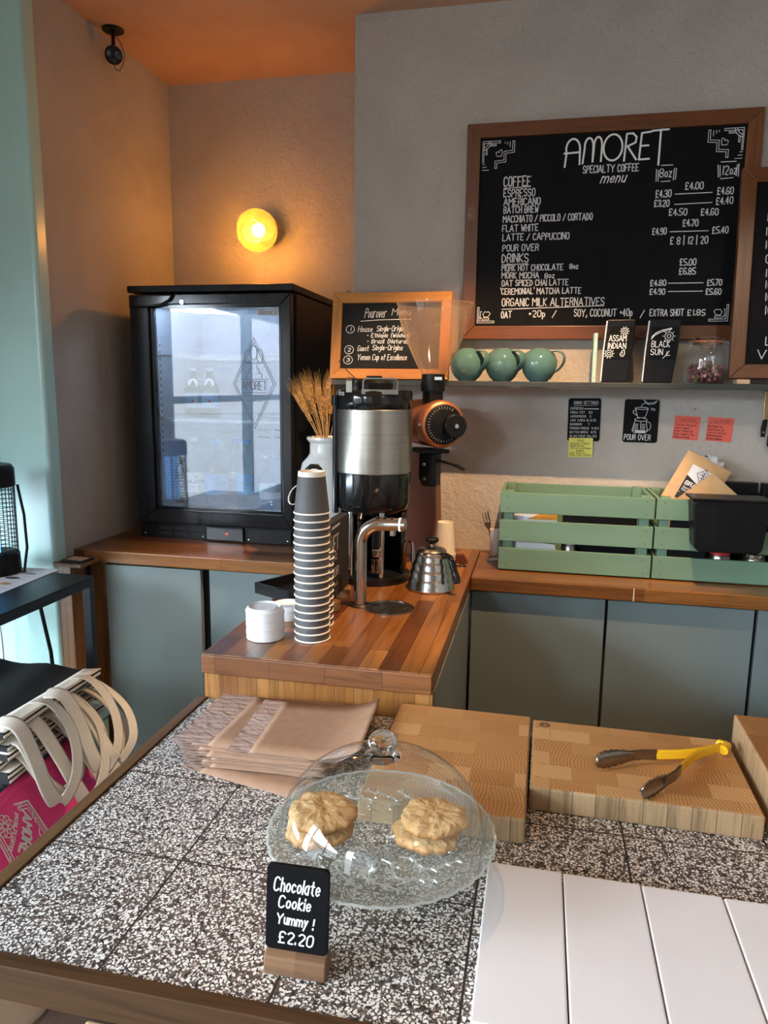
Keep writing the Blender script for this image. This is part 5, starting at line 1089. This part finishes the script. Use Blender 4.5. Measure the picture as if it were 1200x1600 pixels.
# white slatted tray
wb = thing('slatted_tray', 'glossy white tongue and groove tray at the front right', 'tray', (0, 0, ZT))
for i in range(5):
    x0 = -.0415+.1012*i
    MB().box(x0, x0+.0995, .662, .929-.0016*i, .0005, .0125).build('plank', 'white_slat', wb, bevel=.0022, seg=3)
MB().box(-.036, .46, .67, .92, .0003, .004).build('backing', 'cabinet_inside', wb)

# kraft pastry bags
def bag_proto(name, label, curl, group):
    t = thing(name, label, 'paper bag', (0, 0, 0), 0, group); W, D = .25, .212
    def fn(u, v):
        x_ = (u-.5)*W; y_ = (v-.5)*D; z_ = curl*max(0, (u-.62)/.38)**2+.0008*math.sin(7*u+3*v)
        return (x_-curl*.5*max(0, (u-.62)/.38)**2, y_, z_)
    MB().grid(lambda u, v: fn(.18+.82*u, v), 18, 6).build('kraft_sheet', 'kraft', t, solid=.0008)
    MB().grid(lambda u, v: tuple(a+b for a, b in zip(fn(.02+.16*u, v), (0, 0, .0006*math.sin(20*v+9*u)))), 6, 14).build('film_strip', 'film', t)
    return t
BG = 'flat kraft pastry bags in the stack behind the dome'
z = ZT+.0012; pb = None
N_ = 17
for i in range(N_):
    k = N_-1-i
    lab = ('top' if k == 0 else ORD[k])+' kraft pastry bag '+('' if k == 0 else 'from the top ')+'of the flat stack behind the dome'
    if i == 0: lab = 'lowest kraft bag sticking out askew at the front of the stack'
    loc = (-.462+random.uniform(-.022, .022), 1.205+random.uniform(-.012, .012), z); rz_ = R(random.uniform(-5, 5))
    if i == 0: loc = (-.445, 1.160, z); rz_ = R(-12)
    if k == 0: loc = (-.460, 1.210, z); rz_ = R(-2)
    if k == 1: loc = (-.492, 1.212, z); rz_ = R(-1)
    if k == 2: loc = (-.470, 1.222, z); rz_ = R(6)
    if pb is None: pb = bag_proto('pastry_bag', lab, 0.0, BG); pb.location = loc; pb.rotation_euler = (0, 0, rz_)
    else: dup(pb, loc, rz_, lab)
    z += .0021
pb2 = None
for i in range(7):
    lab = (ORD[i] if i else 'lowest')+' kraft bag of those curling up against the stack on the right'
    loc = (-.412+.004*i, 1.235-.005*i, ZT+.004+.0055*i); rz_ = R(-4+1.2*i)
    if pb2 is None: pb2 = bag_proto('pastry_bag', lab, .022, 'kraft bags curling up at the right of the stack'); pb2.location = loc; pb2.rotation_euler = (0, 0, rz_)
    else: dup(pb2, loc, rz_, lab)

# cake stand, dome, cookies
CX, CY = -.178, .856
cs = thing('cake_stand', 'pressed glass cake stand with leaf pattern and scalloped rim', 'cake stand', (CX, CY, ZT))
def scal(a, r, z): return 1+(.012*abs(math.sin(a*18)) if r > .135 else 0)
MB().lathe([(.012, .0735), (.060, .0735), (.125, .0745), (.136, .0775), (.1455, .085), (.1465, .087), (.1455, .089), (.134, .0815), (.124, .0790), (.03, .0785)], n=144, wob=scal).build('plate', 'glass_plate', cs)
m = MB(); m.tube([(.1462*(1+.014*abs(math.sin(a*18)))*math.cos(a), .1462*(1+.014*abs(math.sin(a*18)))*math.sin(a), .0875) for a in [2*PI*i/288 for i in range(289)]], .0016, 8, False); m.build('scalloped_rim', 'glass_relief', cs)
MB().lathe([(.064, .001), (.066, .003), (.060, .010), (.032, .024), (.016, .040), (.013, .060), (.020, .0735)], n=64).build('foot', 'glass_clear', cs)
MB().lathe([(.020, .0786), (.022, .080), (.019, .0845), (.010, .087), (0, .0875)], n=40).build('centre_boss', 'glass_clear', cs)
m = MB()          # raised leaf tendrils pressed into the plate
for k in range(14):
    a0 = 2*PI*k/14
    pts = [((.050+.065*t)*math.cos(a0+.55*t+.12*math.sin(9*t)), (.050+.065*t)*math.sin(a0+.55*t+.12*math.sin(9*t)), .0788) for t in [i/16 for i in range(17)]]
    m.tube(pts, .0011, 5)
    for i in range(2, 16, 2):
        c = Vector(pts[i]); dr = (Vector(pts[i])-Vector(pts[i-1])).normalized()
        for s_ in (-1, 1):
            q = c+(dr*.006+Vector((-dr.y, dr.x, 0))*s_*.006); m.tube([c, (c+q)/2+Vector((0, 0, .0006)), q], [.0007, .0019, .0007], 5)
m.build('leaf_relief', 'glass_relief', cs)
dm = thing('glass_dome', 'clear glass cake dome with ball knob over the cookies', 'dome', (CX, CY, ZT+.0822))
pr_ = [(.1345, 0), (.1355, .003)]+[(.1335*math.cos(R(a))**.9, .006+.103*math.sin(R(a))) for a in range(4, 85, 6)]+[(.011, .1092)]
MB().lathe(pr_, n=96).build('dome_shell', 'glass_clear', dm)
MB().lathe([(.1330, .0), (.1362, .0), (.1368, .003), (.1355, .006), (.1330, .005), (.1330, .0)], n=96).build('dome_rim', 'glass_clear', dm)
MB().lathe([(0, .1068), (.022, .1073), (.0235, .1095), (.020, .112), (.014, .114), (.012, .1165), (.0165, .120), (.0190, .126), (.0182, .133), (.0125, .139), (.0055, .1412), (0, .1416)], n=48).build('ball_knob', 'glass_solid', dm)
def cookie(label, loc, rz, s_=1.0, proto=None, tilt=0):
    t = thing('cookie', label, 'cookie', loc, rz, 'cookies under the glass dome')
    rr = .046*s_
    def top(a, r, z): return 1+.03*math.sin(3*a+1)+.02*math.sin(7*a)
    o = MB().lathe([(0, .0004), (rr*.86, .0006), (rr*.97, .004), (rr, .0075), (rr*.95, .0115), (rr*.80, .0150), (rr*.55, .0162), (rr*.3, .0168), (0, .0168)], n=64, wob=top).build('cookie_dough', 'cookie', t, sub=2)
    tx = bpy.data.textures.new('crumb', 'CLOUDS'); tx.noise_scale = .014; tx.noise_depth = 5
    dm_ = o.modifiers.new('crumb', 'DISPLACE'); dm_.texture = tx; dm_.strength = .0065; dm_.mid_level = .5
    if tilt: t.rotation_euler = (tilt, 0, rz)
    return t
PZ = ZT+.0800
cookie('lower cookie of the left pair under the dome', (-.258, .838, PZ+.001), 0, .97)
cookie('upper cookie of the left pair under the dome', (-.256, .846, PZ+.0185), 2.0, 1.0)
cookie('lower cookie of the right pair under the dome', (-.118, .862, PZ+.001), 1.0, .98)
cookie('upper cookie of the right pair under the dome', (-.111, .868, PZ+.0185), 4.0, .96)

# cookie sign
sg = thing('price_sign', 'small black chalk price sign in a wooden block before the dome', 'sign', (-.2415, .701, ZT), R(1))
m = MB(); m.prism([(-.014, .0003), (.014, .0003), (.014, .022), (.004, .027), (-.0015, .027), (-.013, .022)], -.0365, .0365, 'YZ'); m.build('wooden_block', 'walnut', sg, bevel=.002)
sl = MB(); sl.prism(rrect(-.0365, .0365, 0, .099, .006), -.003, .003, 'XZ'); sp_ = sl.build('slate_panel', 'slate', sg, bevel=.0006); sp_.rotation_euler = (R(-6), 0, 0); sp_.location = (0, -.003, .0275)
m = MB()
def W_(s_, x_, z_, w_, h, sl_=.15): write(m, s_, x_, z_, w_, h, .0019, -.0034, sl_)
W_('Chocolate', -.028, .069, .053, .016); W_('Cookie', -.022, .050, .037, .014); W_('Yummy', -.024, .031, .036, .012); W_('!', .019, .029, .002, .011); W_('£2.20', -.021, .009, .040, .013)
m.build('chalk_lettering', 'chalk_white', sp_)

# ================================================================== LEFT SIDE: METAL TABLE, INSECT LAMP, TOTES
ZB = .905
tb = thing('metal_table', 'black metal side table beside the green pillar', 'table', (-1.53, 1.50, 0))
box(-.23, .23, -.38, .42, ZB-.004, ZB).build('table_top', 'black_metal', tb)
m = MB()
for (x0, x1, y0, y1) in ((.205, .23, -.38, .42), (-.23, -.205, -.38, .42), (-.205, .205, .395, .42), (-.205, .205, -.38, -.355)): m.box(x0, x1, y0, y1, ZB-.030, ZB-.0045)
m.build('top_frame', 'black_metal', tb, bevel=.001)
for a in (-.23, .205):
    for b in (-.38, .395): box(a, a+.025, b, b+.025, 0, ZB-.031).build('leg', 'black_metal', tb)
il = thing('insect_lamp', 'black caged insect lamp with blue tubes on the metal table', 'lamp', (-1.602, 1.868, ZB+.0022))
MB().lathe([(0, .0), (.072, 0), (.076, .006), (.074, .060), (.066, .066), (0, .066)], n=40).build('lamp_base', 'black_satin', il)
MB().lathe([(.062, .262), (.074, .266), (.074, .318), (.066, .330), (.03, .336), (0, .336)], n=40).build('lamp_cap', 'black_satin', il)
m = MB()
for k in range(36): a = 2*PI*k/36; m.tube([(.070*math.cos(a), .070*math.sin(a), .062), (.070*math.cos(a), .070*math.sin(a), .268)], .0011, 4)
for i in range(15): m.tube([(.070*math.cos(R(a)), .070*math.sin(R(a)), .072+.0133*i) for a in range(0, 361, 12)], .0013, 4)
m.build('wire_cage', 'black_satin', il)
for a in (-.02, .02): MB().tube([(a, -.01, .066), (a, -.01, .26)], .013, 12).build('uv_tube', 'uv_tube', il)
lf = thing('leaflet', 'white printed leaflet of oval pictures under the insect lamp', 'leaflet', (-1.555, 1.80, ZB+.0008))
MB().prism([(.115, .155), (-.19, .135), (-.19, -.17), (.130, -.16)], 0, .0008, 'XY').build('paper_sheet', 'label_white', lf)
for k, (x_, y_, w_, h, mt) in enumerate(((.01, .10, .030, .012, 'brown_leather'), (.06, .085, .022, .010, 'nozzle'), (-.04, .05, .034, .014, 'orange'), (.045, .03, .024, .012, 'nozzle'), (.0, -.02, .04, .018, 'brown_leather'), (.07, -.03, .018, .012, 'wheat'), (-.06, -.05, .04, .018, 'orange'), (.03, -.09, .036, .016, 'note_red'))):
    m = MB(); m.prism([(x_+w_*math.cos(R(a)), y_+h*math.sin(R(a))) for a in range(0, 360, 24)], .0009, .0012, 'XY'); m.build('printed_picture', mt, lf)
m = MB()
for k in range(7):
    for j in range(3): m.add([(.085+.003*j-.004*k, -.10+.03*k, .0011), (.105+.003*j-.004*k, -.10+.03*k, .0011), (.105+.003*j-.004*k, -.098+.03*k, .0011), (.085+.003*j-.004*k, -.098+.03*k, .0011)], [(0,1,2,3)])
m.build('printed_text', 'cup_grey', lf)
tag(MB().tube([(-1.512, 1.885, ZB+.006), (-1.508, 1.90, ZB+.08), (-1.515, 1.905, ZB+.18), (-1.535, 1.91, ZB+.27)], .004, 8).build('lamp_cable', 'black_satin'), 'black cable rising behind the insect lamp', 'cable')
tag(MB().tube([(-1.555, 1.99, .86), (-1.545, 1.99, .76), (-1.515, 1.985, .62), (-1.50, 1.98, .45), (-1.49, 1.98, .2), (-1.50, 1.98, .008)], .006, 8).build('power_cable', 'black_satin'), 'black power cable hanging down against the green pillar', 'cable')
tag(MB().tube([(-1.70, 1.96, .80), (-1.685, 1.95, .74), (-1.66, 1.94, .70), (-1.64, 1.92, .64), (-1.645, 1.92, .4), (-1.64, 1.92, .006)], .004, 8).build('power_cable', 'plastic_white'), 'thin white cable hanging below the metal table', 'cable')

bnch = thing('display_bench', 'teal painted low bench carrying the folded tote bags', 'bench', (-1.47, 1.50, 0))
box(-.25, .25, -.34, .36, .50, .535).build('bench_top', 'teal_paint', bnch, bevel=.003)
box(-.24, .24, -.33, .35, .0, .499).build('bench_body', 'teal_paint', bnch)

# folded tote bags, hem edge towards the bar, handles spilling over the front
TG = 'folded black and cream tote bags stacked on the bench'
def tote(label, z, h, w_, x1, y0, rz, side):
    t = thing('tote_bag', label, 'tote bag', (x1, y0, z), rz, TG)
    def fn(u, v, k): x_ = -.40+.40*u; return (x_, v*w_, k+.006*math.sin(5*u+2)*math.sin(PI*v)+.0045*math.sin(11*u*(1+.2*v))+.004*v)
    m = MB(); m.grid(lambda u, v: fn(u, v, h), 14, 10); m.grid(lambda u, v: fn(u, v, .001), 14, 10)
    for (us, vs_) in (((1, 1), (0, 1)), ((0, 1), (0, 0)), ((0, 1), (1, 1))):
        m.grid(lambda a, b: fn(us[0]+(us[1]-us[0])*a, vs_[0]+(vs_[1]-vs_[0])*a, .001+(h-.001)*b), 14, 1)
    m.build('bag_body', 'canvas_black', t)
    MB().grid(lambda u, v: tuple(p+q for p, q in zip(fn(.87+.14*u, v, h), (.001, 0, .0022))), 4, 10).build('cream_hem', 'canvas', t, solid=.002)
    MB().grid(lambda u, v: tuple(p+q for p, q in zip(fn(1.0, u, .004+(h*.42)*v), (.0016, 0, 0))), 10, 1).build('cream_edge', 'canvas', t, solid=.0012)
    return t
def handle(t, pts, wid=.030):
    """a canvas handle swung over the edge: bezier through pts"""
    n = 26; P = [Vector(p) for p in pts]; out = []
    for i in range(n+1):
        s_ = i/n*(len(P)-1); k = min(int(s_), len(P)-2); f = s_-k
        p0, p1, p2, p3 = P[max(k-1, 0)], P[k], P[k+1], P[min(k+2, len(P)-1)]
        out.append(.5*((2*p1)+(-p0+p2)*f+(2*p0-5*p1+4*p2-p3)*f*f+(-p0+3*p1-3*p2+p3)*f**3))
    def sd(i):
        q = i/n; return Vector((.25*math.sin(PI*q), 1, .45*math.cos(PI*q*1.5)))
    MB().strap(out, sd, wid, .0022).build('handle', 'canvas', t, sub=1)
zz = .5365; names = ['lowest', 'second lowest', 'third lowest', 'middle', 'third from top', 'second from top']
hh = .021
bags = []
for i in range(7):
    lab = 'topmost black tote bag of the stack on the bench, print and cream hem showing' if i == 6 else names[i]+' black tote bag with cream edging in the folded stack'
    bags.append(tote(lab, zz, hh-.003, .375, -1.195+.012*math.sin(i*2.3), 1.375+.012*math.cos(i*1.7), R([2, -2, 1.5, -1, 2, 0, -1][i]), 1)); zz += hh
HP = [(6, .02, .14, .10, -.17), (6, .19, .30, .11, -.17), (5, .10, .25, .135, -.20), (4, .02, .16, .09, -.15), (3, .20, .33, .11, -.13), (5, .24, .350, .15, -.15), (2, .06, .20, .10, -.10), (4, .16, .31, .13, -.17)]
for (i, a, b, out_, dn) in HP:
    z0 = hh-.001 if i == 6 else hh-.008
    handle(bags[i], [(-.035, a, z0+.008), (.02, a+.004, z0+.006), (out_*.55, a+.01, dn*.30), (out_*.86, (a+b)/2-.05, dn*.80), (out_*.9, (a+b)/2-.01, dn*1.12), (out_*1.0, (a+b)/2+.04, dn*.82), (out_*.74, b+.01, dn*.30), (.025, b+.004, z0+.006), (-.035, b, z0+.008)], .041)
m = MB(); tmp = MB(); L2 = lambda *q: tmp.line(q, .003, 0)
L2((0,.05),(.035,0),(0,-.05),(-.035,0),(0,.05)); L2((0,.038),(.027,0),(0,-.038),(-.027,0),(0,.038)); write(tmp, 'AMORET', -.024, -.006, .048, .013, .002, 0)
m.v = [(-.17+p[2], .10+p[0], hh+.0045) for p in tmp.v]; m.f = [f[::-1] for f in tmp.f]; m.sm = tmp.sm; m.build('printed_logo', 'chalk_white', bags[6])

def hung_tote(label, mat, ink, loc, rz, lean, W, H, logo, seed, turn=0, off=0):
    t = thing('tote_bag', label, 'tote bag', loc, rz)
    def fn(u, v): return ((u-.5)*W, -lean*(1-v)**1.2-.012*math.sin(6*u+seed)*(1-.5*v)-.006*math.sin(13*u+4*v+seed), -H*(1-v)-.012*math.sin(PI*u)*v)
    o = MB().grid(fn, 24, 20).build('bag_body', mat, t, solid=.004)
    MB().grid(lambda u, v: tuple(a+b for a, b in zip(fn(u, .93+.07*v), (0, -.0026, 0))), 24, 1).build('top_hem', mat, t, solid=.002)
    if logo:
        tmp = MB(); S_ = .21*W
        def L3(*q, w_=.0035): tmp.line([(a*S_, b*S_) for a, b in q], w_, 0)
        for f in (1.0, .90, .80): L3((0, 1.3*f), (1.0*f, 0), (0, -1.3*f), (-1.0*f, 0), (0, 1.3*f), w_=.003 if f < 1 else .0045)
        L3((-.80,.20),(.80,.20)); L3((-.80,-.22),(.80,-.22)); L3((-.72,.29),(.72,.29)); L3((-.72,-.30),(.72,-.30))
        write(tmp, 'AMORET', -.66*S_, -.15*S_, 1.32*S_, .28*S_, .006, 0)
        for s_ in (-1, 1): L3((s_*.12,.34),(s_*.12,.52),(s_*.28,.52),(s_*.28,.40),(s_*.44,.40)); L3((s_*.1,.62),(s_*.22,.62),(s_*.22,.54))
        for k in range(8): a = 2*PI*k/8; L3(*[(.17*math.cos(a)+.11*math.cos(R(b_)), -.66+.17*math.sin(a)+.11*math.sin(R(b_))) for b_ in range(0, 361, 40)], w_=.0022)
        L3(*[(.10*math.cos(R(b_)), .82+.14*math.sin(R(b_))) for b_ in range(0, 361, 30)])
        write(tmp, 'SPECIALTY COFFEE', -.5*S_, -.42*S_, 1.0*S_, .10*S_, .0022, 0)
        ca, sa = math.cos(R(turn)), math.sin(R(turn)); tv = [(p[0]*ca-p[2]*sa+off, 0, p[0]*sa+p[2]*ca) for p in tmp.v]
        m = MB(); m.v = [(p[0], fn(p[0]/W+.5, max(0, min(1, (p[2]+logo)/H+1)))[1]-.0042, p[2]+logo-.012*math.sin(PI*max(0, min(1, p[0]/W+.5)))*((p[2]+logo)/H+1)) for p in tv]; m.f = tmp.f; m.sm = tmp.sm; m.build('printed_logo', ink, t)
    return t
hung_tote('bright pink tote bag with white diamond print hung from the bench', 'canvas_pink', 'print_pink_white', (-1.205, 1.44, .532), PI/2, .27, .42, .38, -.105, 1.0, 215, -.080)
hung_tote('white tote bag showing below the pink tote at the left edge', 'canvas', 'ink', (-1.085, 1.085, .44), PI/2, .05, .32, .34, 0, 2.0)
